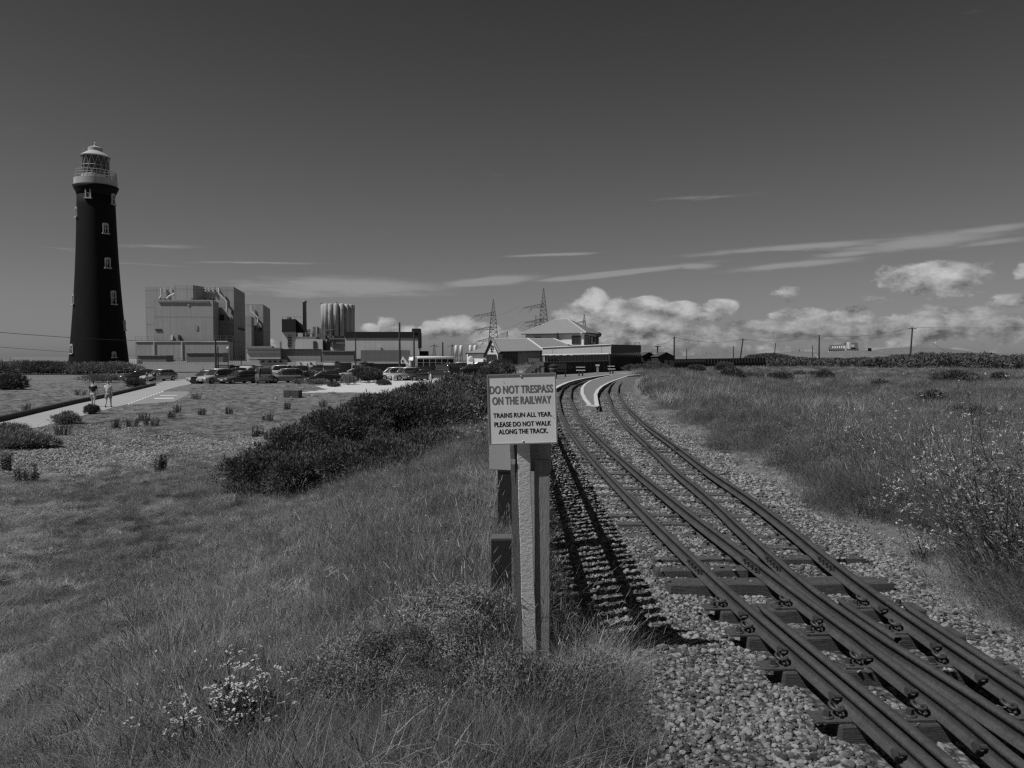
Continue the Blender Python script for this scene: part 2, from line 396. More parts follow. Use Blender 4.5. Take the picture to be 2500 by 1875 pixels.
def drape(name, P, m, dz, n=1, thick=0.0):
    pts = [G_(*p) if len(p) == 2 else Vector(p) for p in P]
    mb = MB(); mb.prism([(p.x, p.y) for p in pts], [p.z - .05 for p in pts], [p.z + dz for p in pts]); return mb.build(name, m)
asph = GM('pale asphalt', .30, .08, 1.5, .9, bump=.25, bscale=60, coarse=.15)
o = drape('road', [(-60,1041),(0,1029),(108,1003),(258,970),(377,941),(405,929),(470,925),(486,931),(466,938),(428,946),(400,955),(360,969),(310,988),(279,995),(212,1013),(152,1029),(95,1044),(0,1060),(-60,1076)], asph, .02); o['kind'] = 'structure'
o = drape('parking_bay', [(401,956),(466,956),(455,966),(425,981),(312,989),(361,970)], GM('bay asphalt', .22, .12, 2, .9, bump=.2, bscale=50), .012); o['kind'] = 'structure'
pw = GM('road paint', .62, .15, 8, .7)
def mark(P, nm='road_marking'):
    o = drape(nm, P, pw, .032); o['kind'] = 'structure'
for i in range(13):
    t = i / 13; t2 = t + .045
    a = (312 + 88 * t, 987 - 32 * t); b = (312 + 88 * t2, 987 - 32 * t2)
    mark([(a[0], a[1]), (b[0], b[1]), (b[0] + 3, b[1] + .9), (a[0] + 3, a[1] + 1.1)])
mark([(392, 966), (432, 965.4), (434, 966.6), (390, 967.4)]); mark([(378, 972.5), (425, 972), (424, 974), (375, 974.4)])
# kerb of dark sleepers along the far side of the road
K = [G_(a, b) for a, b in ((-60,1041),(0,1029),(108,1003),(180,986),(258,970),(320,955),(377,941))]
kb = MB()
for a, b in zip(K[:-1], K[1:]): kb.slab(a, b, a.z - .1, a.z + .26, .28)
o = kb.build('kerb', GM('tarred timber', .025, .4, 8, .8)); o['kind'] = 'structure'

# ================================================================== RAILWAY
rust = GM('rusty rail steel', .062, .55, 40, .7, bump=.5, bscale=110, metal=.1, coarse=.5)
headm = GM('worn rail head', .15, .22, 30, .5, bump=.15, bscale=80, metal=.2)
woodm = GM('weathered timber', .085, .9, 11, .9, bump=1.0, bscale=22, stretch=(.8, 9, 9), coarse=.35)
wood2 = GM('old sleeper timber', .085, .6, 9, .95, bump=.9, bscale=14, stretch=(.8, 9, 9), coarse=.35)
PROF = [(-.036, 0), (.036, 0), (.036, .008), (.009, .018), (.006, .024), (.006, .060), (.012, .066), (.0205, .070), (.0205, .084), (.016, .089), (-.016, .089), (-.0205, .084), (-.0205, .070), (-.012, .066), (-.006, .060), (-.006, .024), (-.009, .018), (-.036, .008)]
def sweep(X, Y, z0, prof, name, m, parent):
    tx = np.gradient(X); ty = np.gradient(Y); l = np.hypot(tx, ty); nxx = ty / l; nyy = -tx / l
    P = np.array(prof); n = len(prof); N = len(X)
    V = np.zeros((N, n, 3)); V[:, :, 0] = X[:, None] + nxx[:, None] * P[None, :, 0]; V[:, :, 1] = Y[:, None] + nyy[:, None] * P[None, :, 0]; V[:, :, 2] = z0 + P[None, :, 1]
    I = np.arange(N - 1)[:, None] * n + np.arange(n)[None, :]; J = np.arange(N - 1)[:, None] * n + (np.arange(n)[None, :] + 1) % n
    Fc = np.stack([I, J, J + n, I + n], -1).reshape(-1, 4)
    return npmesh(name, V.reshape(-1, 3), Fc, m, parent)
RZ0 = RAILZ - .089
def cut(X, Y, a, b):
    k = (Y >= a) & (Y <= b); return X[k], Y[k]
# --- left track: thing with rails, check rail and sleepers
T1 = thing('railway_track', 'left hand narrow gauge track, curving away to the main platform', 'railway track')
T2 = thing('railway_track', 'narrow gauge track on the right, joining the other track in the foreground', 'railway track')
ra = sweep(AX, AY, RZ0, PROF, 'rail', rust, T1); rb = sweep(BX, BY, RZ0, PROF, 'rail', rust, T1)
rc = sweep(CX, CY, RZ0, PROF, 'rail', rust, T2); rd = sweep(DX, DY, RZ0, PROF, 'rail', rust, T2)
def flare(X, Y, o, a, b, side):
    x, y = offs(X, Y, np.full(len(X), o) * 1.0); x, y = x[(y > a) & (y < b)], y[(y > a) & (y < b)]
    t = np.clip((y - (b - .22)) / .22, 0, 1); return x + side * .035 * t * t, y
x, y = flare(AX, AY, .072, -5, W_(1838, 1463, RAILZ).y, 1); sweep(x, y, RZ0 + .004, PROF, 'check_rail', rust, T1)
x, y = flare(DX, DY, .068, -5, W_(2160, 1462, RAILZ).y, 1); sweep(x, y, RZ0 + .002, PROF, 'check_rail', rust, T2)
x, y = flare(CX, CY, .066, 3.9, 4.75, 1); sweep(x, y, RZ0 + .003, PROF, 'wing_rail', rust, T2)
# frog filler between the converging rails
x1, y1 = cut(BX, BY, 3.3, 4.6); x2 = np.interp(y1, CY, CX)
fb = MB(); P = [(a + .019, b) for a, b in zip(x1, y1)] + [(a - .019, b) for a, b in zip(x2[::-1], y1[::-1])]
ok = ((x2 - x1) > .045) & ((x2 - x1) < .11) & (y1 > 3.7); P = [(a + .019, b) for a, b in zip(x1[ok], y1[ok])] + [(a - .019, b) for a, b in zip(x2[ok][::-1], y1[ok][::-1])]
fb.prism(P, RZ0 + .01, RAILZ - .03); fb.build('crossing_nose', rust, T2)
SLEEP = []      # centre, half length, half width, angle, top z
def sleeper(cx, cy, hl, hw, a, top, parent, m, h=.11, name='sleeper'):
    n = 9; vs = []; r = random.Random(int(cx * 991 + cy * 757))
    mb = MB(); secs = []
    for i in range(n):
        t = -hl + 2 * hl * i / (n - 1); j = (r.random() - .5)
        secs.append([(t, -hw + j * .006, -h), (t, -hw + j * .006, 0 + (r.random() - .5) * .006), (t, hw + j * .006, 0 + (r.random() - .5) * .006), (t, hw + j * .006, -h)])
    vs = [p for s_ in secs for p in s_]; fs = [(0, 1, 2, 3), tuple((n - 1) * 4 + k for k in (3, 2, 1, 0))]
    for i in range(n - 1):
        for k in range(4): fs.append((i * 4 + k, (i + 1) * 4 + k, (i + 1) * 4 + (k + 1) % 4, i * 4 + (k + 1) % 4))
    mb.add(vs, fs); o = mb.build(name, m, parent); o.location = (cx, cy, top); o.rotation_euler = (0, 0, a); bevel(o, .006, 1)
    SLEEP.append((cx, cy, hl, hw, a, top)); return o
def tangent(X, Y, y):
    i = int(np.clip(np.searchsorted(Y, y), 1, len(Y) - 2)); return math.atan2(Y[i + 1] - Y[i - 1], X[i + 1] - X[i - 1]) - math.pi / 2
bolt_m = GM('dark bolt steel', .06, .3, 40, .5, metal=.3)
def clip_mb():
    """spring clip: a thick bar bent into an open pretzel loop"""
    pts = [(-.045, .0, .012), (-.018, .002, .016), (.012, .0, .020), (.032, .012, .034), (.030, .032, .046), (.004, .042, .046), (-.024, .034, .040), (-.034, .012, .034), (-.022, -.012, .034), (.002, -.020, .034), (.026, -.024, .026), (.046, -.022, .016)]
    P = []
    for i in range(len(pts) - 1):
        a, b = Vector(pts[i]), Vector(pts[i + 1]); p0 = Vector(pts[max(i - 1, 0)]); p3 = Vector(pts[min(i + 2, len(pts) - 1)])
        for k in range(5):
            t = k / 5; P.append(.5 * ((2 * a) + (b - p0) * t + (2 * p0 - 5 * a + 4 * b - p3) * t * t + (3 * a - p0 - 3 * b + p3) * t ** 3))
    P.append(Vector(pts[-1])); return MB().tube(P, .0085, 8)
def bolt_mb(): 
    m = MB(); m.lathe([(.028, 0), (.028, .005), (.024, .008)], n=18); m.box((0, 0, .019), (.024, .024, .024), .5); return m
proto_clip = None; proto_bolt = None
timbers = [1430 - 13, 1478, 1540, 1620, 1744, 1960, 2400]
near_t = []
for ry in timbers:
    p = W_(1900, ry, .05)
    near_t.append(p.y)
near_t += [1.35, .85, .35, -.15, -.7]
for j, yy in enumerate(near_t):
    xa, xdv = float(xA(yy)), float(xD(yy)); a = .035
    hl = (xdv - xa) / 2 + (.30 if j < 1 else .19); cx = (xa + xdv) / 2 + (.03 if j < 1 else .10)
    s_ = sleeper(cx, yy, hl, .075 if j else .085, a, .042 if j else .05, T1, woodm, name='sleeper')
    if j >= 1:
        for (rx, left) in ((xa, 1), (float(np.interp(yy, BY, BX)), 1), (xdv, 1)):
            lx = (rx - cx)
            pl = MB().box((lx - .055, 0, .006), (.20 if rx != xa else .26, .105, .012)).build('base_plate', rust, s_); bevel(pl, .002, 1)
            for (dx, dyy, kind) in ((-.065, .005, 'c'), (-.125, -.012, 'b')):
                if kind == 'c':
                    if proto_clip is None: q = clip_mb().build('spring_clip', bolt_m, s_, True); proto_clip = q
                    else: q = proto_clip.copy(); COL.objects.link(q); q.parent = s_
                    q.location = (lx + dx, dyy, .014); q.rotation_euler = (0, 0, R(78) + random.uniform(-.1, .1)); q.scale = (.88, .88, .88)
                else:
                    if proto_bolt is None: q = bolt_mb().build('bolt', bolt_m, s_); proto_bolt = q
                    else: q = proto_bolt.copy(); COL.objects.link(q); q.parent = s_
                    q.location = (lx + dx, dyy, .012); q.rotation_euler = (0, 0, random.uniform(0, 1))
        q = proto_bolt.copy(); COL.objects.link(q); q.parent = s_; q.location = (xdv - cx + .15, -.01, .012)
for (pa, pb, py) in ((1598, 1822, 1386), (1880, 2106, 1358)):
    a_ = W_(pa, py, .04); b_ = W_(pb, py, .04); sleeper((a_.x + b_.x) / 2, a_.y, (b_.x - a_.x) / 2, .068, .03, .038, T1, woodm)
def small_sleepers(X, Y, off, T, y0, skip):
    i = 0; s = np.concatenate([[0], np.cumsum(np.hypot(np.diff(X), np.diff(Y)))]); sy0 = np.interp(y0, Y, s); pos = sy0; rest = MB()
    n = 0
    while pos < s[-1] - .5:
        y = float(np.interp(pos, s, Y)); x = float(np.interp(pos, s, X)); a = tangent(X, Y, y)
        jx = random.uniform(-.05, .05); aa = a + random.uniform(-.04, .04)
        hl = random.uniform(.40, .52); top = random.uniform(.004, .032)
        cx = x + math.cos(a) * (off + jx); cy = y + math.sin(a) * (off + jx)
        if n < 84:
            sl = sleeper(cx, cy, hl, random.uniform(.05, .068), aa, top, T, wood2)
            if y < 16:
                for k in (-.19, .19):
                    for e_ in (-.05, .05):
                        q = MB().box((k + e_ - jx, .0, .012), (.022, .022, .03), .4).build('rail_spike', bolt_m, sl)
        else:
            rest.box((cx, cy, top - .04), (hl * 2, .12, .08), aa); SLEEP.append((cx, cy, hl, .06, aa, top))
        n += 1; pos += .40 * (1 + random.uniform(-.08, .08)) if y < 24 else .55
    if rest.v: o = rest.build('sleeper_row', wood2, T); o['kind'] = 'stuff'
small_sleepers(AX, AY, .21, T1, W_(1700, 1352, .05).y, None)
small_sleepers(DX, DY, -.21, T2, W_(1990, 1325, .05).y, None)
# fishplates at the joints
for (X_, Y_, r_, yy) in ((AX, AY, ra, W_(1700, 1365, RAILZ).y), (BX, BY, rb, W_(1832, 1362, RAILZ).y), (CX, CY, rc, W_(1892, 1357, RAILZ).y), (DX, DY, rd, W_(2030, 1357, RAILZ).y), (DX, DY, rd, W_(1658, 1088, RAILZ).y), (CX, CY, rc, W_(1592, 1085, RAILZ).y)):
    a = tangent(X_, Y_, yy); x = float(np.interp(yy, Y_, X_)); mb = MB()
    for s_ in (-1, 1):
        mb.box((x + s_ * .0115 * math.cos(a), yy + s_ * .0115 * math.sin(a), RZ0 + .042), (.009, .34, .040), a)
        for k in (-.12, -.04, .04, .12): mb.box((x + s_ * .024 * math.cos(a) - k * math.sin(a), yy + k, RZ0 + .042), (.022, .024, .024), a + .2)
    mb.build('fishplate', bolt_m, r_)
# bolts through the check rails
for yy in [W_(1830, 1500, .09).y, W_(1930, 1585, .09).y, W_(2130, 1608, .09).y, W_(1988, 1497, .09).y, W_(2305,1585,.09).y]:
    pass
cb = MB()
for (X_, Y_, dd) in ((AX, AY, (4.5, 3.95, 3.4, 2.9, 2.5)), (BX, BY, (4.42, 3.85, 3.45, 2.95)), (DX, DY, (4.6, 4.0, 3.6, 3.1))):
    for yy in dd:
        x = float(np.interp(yy, Y_, X_)); cb.tube([(x - .045, yy, RZ0 + .043), (x - .004, yy, RZ0 + .043)], .011, 8); cb.tube([(x - .058, yy, RZ0 + .043), (x - .043, yy, RZ0 + .043)], .02, 6)
cb.build('check_bolt', bolt_m, ra)

# ballast stones
stc = bpy.data.collections.new('pebbles'); stone_m = GM('flint pebble', .20, .8, 18, .75, bump=.6, bscale=40, random_v=.85)
for k in range(9):
    bm = bmesh.new(); bmesh.ops.create_icosphere(bm, subdivisions=2, radius=1); r = random.Random(k + 3)
    ax = [r.uniform(.7, 1.2), r.uniform(.6, .95), r.uniform(.42, .7)]; ph = [r.uniform(0, 6) for _ in range(6)]
    for v in bm.verts:
        c = v.co.copy(); f = 1 + .13 * math.sin(2.3 * c.x + ph[0]) * math.cos(2.1 * c.y + ph[1]) + .10 * math.sin(3.1 * c.z + ph[2] + c.x * 2) + r.uniform(-.035, .035)
        if k % 3 == 0: c.z = max(min(c.z, .55), -.6); c.x = max(min(c.x, .8), -.85)
        v.co = Vector((c.x * ax[0], c.y * ax[1], c.z * ax[2])) * f
    me = bpy.data.meshes.new('pebble'); bm.to_mesh(me); bm.free(); me.materials.append(stone_m)
    me.polygons.foreach_set('use_smooth', [k % 3 != 0] * len(me.polygons))
    o = bpy.data.objects.new('pebble', me); stc.objects.link(o)
def stones(n, y0, y1, pw_, smin, smax, name, label):
    u = RNG.random(n); y = (y0 ** (1 - pw_) + u * (y1 ** (1 - pw_) - y0 ** (1 - pw_))) ** (1 / (1 - pw_))
    xl = fence_x(np.clip(y, 0, 50)) + .12; xr = xD(np.clip(y, 0, 55)) + 1.0; x = xl + RNG.random(n) * (xr - xl)
    s = smin + (smax - smin) * RNG.random(n) ** 2.6
    edge = np.minimum((x - xl) / .45, (xr - x) / .5); keep = RNG.random(n) < np.clip(edge + .12, .1, 1)
    keep &= ~((x < .55 + .1 * np.sin(y * 5)) & (y < 4.6) & (RNG.random(n) < .8))
    cl = np.sin(x * 5 + y * 2.1) * np.sin(y * 3.7 - x * 3) ; keep &= RNG.random(n) < np.clip(.95 + .8 * cl, .25, 1) * np.where((x < 1.0) & (y < 4.2), .55, 1)
    z = zg(x, y)
    for (cx, cy, hl, hw, a, top) in SLEEP:
        near = (np.abs(y - cy) < 1.2) & (np.abs(x - cx) < 1.2)
        if not near.any(): continue
        dx = x - cx; dy = y - cy; lx = dx * math.cos(a) + dy * math.sin(a); ly = -dx * math.sin(a) + dy * math.cos(a)
        ins = near & (np.abs(lx) < hl + .3 * s) & (np.abs(ly) < hw + .5 * s); keep &= ~(ins & (RNG.random(n) < (.985 if hl > .6 else .86 if cy < 12 else .66))); z = np.where(ins, top, z)
    for X_, Y_ in ((AX, AY), (BX, BY), (CX, CY), (DX, DY)):
        keep &= ~(np.abs(x - np.interp(y, Y_, X_)) < .042)
    z = z + s * (RNG.random(n) * .5 - .05)
    x, y, z, s = x[keep], y[keep], z[keep], s[keep]; n = len(x)
    rot = np.stack([RNG.normal(0, .35, n), RNG.normal(0, .35, n), RNG.random(n) * 6.28], -1)
    o = scatter(name, stc, np.stack([x, y, z], -1), rot, np.repeat(s[:, None], 3, 1), RNG.integers(0, 9, n), stone_m); tag(o, label, 'pebbles', None, 'stuff')
stones(110000, 1.6, 8, .75, .005, .021, 'ballast', 'rounded flint ballast around the near rails')
stones(80000, 8, 34, 1.2, .010, .028, 'ballast', 'flint ballast along the farther part of both tracks')

def loose(n):
    y = 5 + 33 * RNG.random(n) ** .8; x = -.75 * y + RNG.random(n) * (.75 * y - .6); z = zg(x, y); px, py = to_px(x, y, z); r = np.zeros(n)
    for (cx, cy, rx, ry, k) in SH: r = np.maximum(r, k * np.exp(-((px - cx) / rx) ** 2 - ((py - cy) / ry) ** 2))
    k = RNG.random(n) < (r - .22) * 1.7; x, y, z = x[k], y[k], z[k]; m = len(x); s = .010 + .020 * RNG.random(m) ** 2; s *= np.clip(y / 14, .8, 1.8)
    rot = np.stack([RNG.normal(0, .3, m), RNG.normal(0, .3, m), RNG.random(m) * 6.28], -1); tag(scatter('shingle', stc, np.stack([x, y, z + s * .2], -1), rot, np.repeat(s[:, None], 3, 1), RNG.integers(0, 9, m), stone_m), 'loose pale shingle on the bare patches at the left', 'pebbles', None, 'stuff')
loose(170000)
# ================================================================== PLATFORMS
def platform(P, label, z=.15, deck=None, edge_w=.22, skip=()):
    pts = [W_(a, b, z) for a, b in P]; T = thing('railway_platform', label, 'railway platform')
    poly = [(p.x, p.y) for p in pts]; MB().prism(poly, -.1, z).build('deck', deck, T)
    return T, pts
conc = GM('platform tarmac', .16, .12, 3, .9, bump=.3, bscale=40); wp = GM('white edge paint', .48, .22, 7, .75, coarse=.2)
ISL_L = [(1575,909.5),(1531,912),(1492,917),(1463,923),(1440,929.5),(1426,938),(1418,948),(1417,961),(1423,975),(1434,989)]
ISL_R = [(1463,992),(1460,978),(1458,964),(1463,953),(1472,944),(1488,935),(1510,926),(1535,918),(1575,913.5)]
T, p_ = platform(ISL_L + ISL_R, 'narrow island platform with white painted edges between the two tracks', .15, conc)
def edge(P, T, side, w=.34, z=.15):
    pts = [W_(a, b, z) for a, b in P]; X = np.array([p.x for p in pts]); Y = np.array([p.y for p in pts]); x2, y2 = offs(X, Y, side * w)
    mb = MB()
    for i in range(len(X) - 1): mb.prism([(X[i], Y[i]), (X[i + 1], Y[i + 1]), (x2[i + 1], y2[i + 1]), (x2[i], y2[i])], z + .002, z + .02)
    mb.build('painted_edge', wp, T)
edge(ISL_L, T, -1, .13); edge(ISL_R, T, -1, .13)
e0 = W_(1434, 989, .17); e1 = W_(1463, 992, .17); MB().slab(e0, e1, .152, .185, .10).build('painted_edge', wp, T)
MAIN = [(1359,949),(1372,941.5),(1389,934),(1408,928.5),(1430,924),(1455,919.8),(1484,916),(1533,911.5),(1580,909)]
T, p_ = platform(MAIN + [(1580,902),(1500,905),(1420,912),(1300,918),(1262,935),(1330,949)], 'main station platform beside the dark fence', .15, conc)
edge(MAIN, T, -1, .2)
# ================================================================== SIGN POST AND FENCE
post_m = mat('flaking white paint', .74, .2, 30, .9, bump=.5, bscale=60, coarse=.25, stretch=(1, 1, 1.3))
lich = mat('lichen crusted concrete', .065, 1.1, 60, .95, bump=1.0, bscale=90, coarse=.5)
signm = GM('sign enamel', .74, .10, 14, .4, coarse=.22, spec=.3); backm = GM('grey sign back', .42, .10, 9, .5)
SP = thing('warning_sign', 'square trespass warning sign on a leaning post with flaking pale paint', 'sign', (.080, 4.012, -.1))
lean = R(-1.9)
po = MB()
n = 26; hw = .0355; secs = []
for i in range(n):
    z = i * 1.52 / (n - 1); w = hw * (1.0 + .1 * (1 - z / 1.5)); j = [random.uniform(-.0018, .0018) for _ in range(4)]
    w *= .95; D2 = .075; secs.append([(-w + j[0], -D2, z), (w + j[1], -D2, z), (w + j[2], D2, z), (-w + j[3], D2, z)])
vs = [p for s_ in secs for p in s_]; fs = [(3, 2, 1, 0), tuple((n - 1) * 4 + k for k in range(4))]
for i in range(n - 1):
    for k in range(4): fs.append((i * 4 + k, i * 4 + (k + 1) % 4, (i + 1) * 4 + (k + 1) % 4, (i + 1) * 4 + k))
po.add(vs, fs); post = po.build('post', post_m, SP); post.data.materials.append(lich)
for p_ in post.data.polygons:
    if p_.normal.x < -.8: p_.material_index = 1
post.rotation_euler = (0, lean, R(14)); bevel(post, .004, 2)
# the board, square, facing the camera
d0 = 3.915
c4 = [D_(a, b, d0) for a, b in ((1193, 1086), (1361, 1081), (1357, 911), (1188, 914))]
xv = (c4[1] - c4[0]); yv = (c4[3] - c4[0]); ctr = sum(c4, Vector()) / 4; wS, hS = xv.length, yv.length
ux = xv.normalized(); uy = (yv - ux * yv.dot(ux)).normalized(); uz = ux.cross(uy)
MS = Matrix((ux, uy, uz)).transposed().to_4x4(); MS.translation = ctr
mb = MB().box((0, 0, 0), (wS, hS, .006)); bo = mb.build('board', signm, SP); bo.matrix_world = Matrix.Translation(-SP.location) @ MS; bevel(bo, .002, 1)
rim = MB()
for (cx, cy, a, b) in ((0, hS / 2 - .003, wS, .006), (0, -hS / 2 + .003, wS, .006), (-wS / 2 + .003, 0, .006, hS - .012), (wS / 2 - .003, 0, .006, hS - .012)): rim.box((cx, cy, .0045), (a, b, .005))
rim.build('rim', GM('sign rim', .25, .2, 30, .5), bo)
inkg = GM('faded red lettering', .165, .10, 20, .5); inkk = GM('black lettering', .012, .1, 20, .5)
def text(s, x, y, h, wd, m, parent, z=.0033, off=.0):
    cu = bpy.data.curves.new('lettering', 'FONT'); cu.body = s; cu.size = 1; cu.extrude = 0; cu.align_x = 'CENTER'; cu.space_character = 1.06; cu.space_word = .8
    t = bpy.data.objects.new('lettering', cu); COL.objects.link(t); bpy.context.view_layer.update()
    me = bpy.data.meshes.new_from_object(t); bpy.data.objects.remove(t)
    v = np.empty(len(me.vertices) * 3); me.vertices.foreach_get('co', v); v = v.reshape(-1, 3)
    mn, mx = v.min(0), v.max(0)
    v[:, 0] = (v[:, 0] - (mn[0] + mx[0]) / 2) * wd / (mx[0] - mn[0]) + x; v[:, 1] = (v[:, 1] - mn[1]) * h / (mx[1] - mn[1]) + y; v[:, 2] = z
    F3 = []; me.calc_loop_triangles(); F3 = np.array([t.vertices[:] for t in me.loop_triangles]); VV = []; FF = []; sh = off * h
    for i, (dx, dy) in enumerate(((0, 0), (-1, 0), (1, 0), (0, .45), (0, -.45), (-.7, .35), (.7, .35), (-.7, -.35), (.7, -.35))):
        w_ = v.copy(); w_[:, 0] += dx * sh; w_[:, 1] += dy * sh; w_[:, 2] += i * .00006; VV.append(w_); FF.append(F3 + i * len(v))
    bpy.data.meshes.remove(me); return npmesh('lettering', np.concatenate(VV), np.concatenate(FF), m, parent)
k_ = wS / 169.0          # metres per photo pixel on the board
def tl(s, x0, x1, yt, yb, m, off): text(s, ((x0 + x1) / 2 - 1274.8) * k_, (998.5 - yb) * k_, (yb - yt) * k_, (x1 - x0) * k_, m, bo, off=off)
tl('DO NOT TRESPASS', 1197, 1351, 941, 959.5, inkg, .055)
tl('ON THE RAILWAY', 1203, 1346, 968, 986.5, inkg, .055)
tl('TRAINS RUN ALL YEAR.', 1204, 1347, 1007.5, 1018.5, inkk, .056)
tl('PLEASE DO NOT WALK', 1206, 1344, 1029.5, 1041, inkk, .056)
tl('ALONG THE TRACK.', 1216, 1336, 1047.5, 1059, inkk, .056)
sc_ = MB()
for (a, b) in ((.06, .05), (-.09, .14), (.155, -.045)): sc_.box((a, b, .0048), (.002, .004, .0015), .5)
sc_.build('scratch', inkg, bo)
for (a, b) in ((.0, .165), (.0, -.165)): q = MB().lathe([(.006, 0), (.006, .002), (.003, .004)], n=12).build('screw', GM('galvanised strip', .5, .4, 40, .4, metal=.6), bo); q.location = (a, b, .003)
# second board fixed behind the post
b4 = [D_(a, b, 4.105) for a, b in ((1194, 1145), (1345, 1153), (1348, 960), (1194, 960))]
mb = MB(); mb.add([tuple(p) for p in b4] + [tuple(p + Vector((0, .005, 0))) for p in b4], [(0,1,2,3),(7,6,5,4),(0,4,5,1),(1,5,6,2),(2,6,7,3),(3,7,4,0)])
bb = mb.build('back_board', backm, SP); bb.location = -SP.location
br = MB().box((0, 0, 0), (.012, .03, .022)); q = br.build('bracket', GM('galvanised strip', .5, .4, 40, .4, metal=.6), SP); q.location = D_(1253, 1127, 3.93) - SP.location; q.scale = (1.6, 1, 1)

def wpost(px, ptop, pbase, w, label, flange=False):
    d = (W_(px, pbase, .0)).y; c = GD(px, d); top = D_(px, ptop, d).z
    T = thing('wooden_post', label, 'post', (c.x, d, c.z))
    m = GM('dark creosoted post', .022, .35, 14, .55, bump=.4, bscale=30, stretch=(6, 6, .8)); h = top - c.z
    o = MB().prism([(-w / 2, -w / 2), (w / 2, -w / 2), (w / 2, w / 2), (-w / 2, w / 2)], -.15, h).build('timber', m, T); bevel(o, .005, 2)
    if flange:
        MB().prism([(-w * .68, -w * .6), (w * .8, -w * .6), (w * .8, w * .5), (-w * .68, w * .5)], h - .012, h + .012).build('cap_plate', GM('galvanised strip', .5, .4, 40, .4, metal=.6), T)
        MB().add([(-w / 2, -w / 2 - .004, h - .10), (w / 2, -w / 2 - .004, h - .10), (w * .75, -w / 2 - .004, h - .014), (-w * .66, -w / 2 - .004, h - .014), (-w / 2, w / 2, h - .10), (w / 2, w / 2, h - .10), (w * .75, w / 2, h - .014), (-w * .66, w / 2, h - .014)], [(0,1,2,3),(7,6,5,4),(0,3,7,4),(1,5,6,2)]).build('collar', m, T)
    else:
        MB().box((0, 0, h + .004), (w * .99, w * .99, .008)).build('lit_top', GM('sunlit post top', .09, .4, 20, .8), T)  # paler top than the sides: sunlight on it put into the colour
wpost(1232, 1124, 1300, .125, 'dark post with a pale metal cap, left of the sign and behind the shorter post', True)
wpost(1224, 1312, 1500, .125, 'short square dark post in the weeds, left of the sign post')

fm = GM('silvered fence timber', .24, .35, 14, .85, bump=.5, bscale=30, stretch=(5, 5, .6)); fdark = GM('stained fence rail', .12, .35, 14, .85, bump=.3, stretch=(.6, 5, 5))
def picket_fence(path, label, h=1.27, pitch=.163, pw=.09, m=fm, maxn=100, jag=.012):
    pts = [Vector(p) for p in path]; s = [0]
    for a, b in zip(pts[:-1], pts[1:]): s.append(s[-1] + (b - a).length)
    def at(t):
        for i in range(len(pts) - 1):
            if t <= s[i + 1] + 1e-6: f = (t - s[i]) / (s[i + 1] - s[i]); return pts[i].lerp(pts[i + 1], f), (pts[i + 1] - pts[i]).normalized()
        return pts[-1], (pts[-1] - pts[-2]).normalized()
    T = thing('picket_fence', label, 'fence', (pts[0].x, pts[0].y, zf(pts[0].x, pts[0].y))); O = T.location.copy()
    rest = MB(); n = 0; t = 0.05
    while t < s[-1]:
        p, d = at(t); z = zf(p.x, p.y); a = math.atan2(d.y, d.x) ; hh = h + random.uniform(-jag, jag)
        mb = MB() if n < maxn else rest
        nrm = Vector((-d.y, d.x, 0)) * .014; c = p + nrm - O if n < maxn else p + nrm - O
        w = pw / 2; lean_ = random.uniform(-.006, .006)
        pr = [(-w, -.01), (w, -.01), (w, .01), (-w, .01)]
        R2 = [(c.x + u * math.cos(a) - v * math.sin(a), c.y + u * math.sin(a) + v * math.cos(a)) for u, v in pr]
        z0 = z - O.z + .03; zt = z - O.z + hh
        mb.prism(R2, z0, [zt - .03, zt - .03 + lean_, zt, zt])
        mb.add([(R2[0][0], R2[0][1], zt - .03), (R2[1][0], R2[1][1], zt - .03), (c.x, c.y, zt + .02), (R2[2][0], R2[2][1], zt), (R2[3][0], R2[3][1], zt)], [(0,1,2),(1,3,2),(3,4,2),(4,0,2)])
        if n < maxn: mb.build('picket', m, T)
        n += 1; t += pitch
    if rest.v: o = rest.build('picket_row', m, T); o['kind'] = 'stuff'
    for rz_ in (.52, .98):
        mb = MB()
        for i in range(len(pts) - 1):
            k = max(1, int((pts[i + 1] - pts[i]).length / 2.4))
            for j in range(k):
                a = pts[i].lerp(pts[i + 1], j / k); b = pts[i].lerp(pts[i + 1], (j + 1) / k)
                za, zb = zf(a.x, a.y), zf(b.x, b.y); d = (b - a).normalized(); nr = Vector((-d.y, d.x, 0)) * .02
                q = [a - nr, b - nr, b + nr * .3, a + nr * .3]
                mb.prism([(v.x - O.x, v.y - O.y) for v in q], [za - O.z + rz_ - .045, zb - O.z + rz_ - .045, zb - O.z + rz_ - .045, za - O.z + rz_ - .045], [za - O.z + rz_ + .045, zb - O.z + rz_ + .045, zb - O.z + rz_ + .045, za - O.z + rz_ + .045])
        mb.build('rail', fdark, T)
    t = 0.02; k = 0
    while t < s[-1] and k < 60:
        p, d = at(t); a = math.atan2(d.y, d.x); z = zf(p.x, p.y); nr = Vector((-d.y, d.x, 0)) * -.012
        MB().box((p.x + nr.x - O.x, p.y + nr.y - O.y, z - O.z + .45), (.042, .075, 1.24), a).build('fence_post', m, T); t += 2.4; k += 1
    return T
FP = [(fence_x(y), y, 0) for y in (3.96, 10, 16, 23, 30, 37, 44, 50)]
picket_fence(FP, 'weathered picket fence running away beside the left track, seen end-on behind the sign')
picket_fence([(2.02, 51.0, 0), (.22, 58, 0)], 'pale picket fence whose tops show just above the sign', h=1.15, pitch=.24, pw=.06, jag=.06)

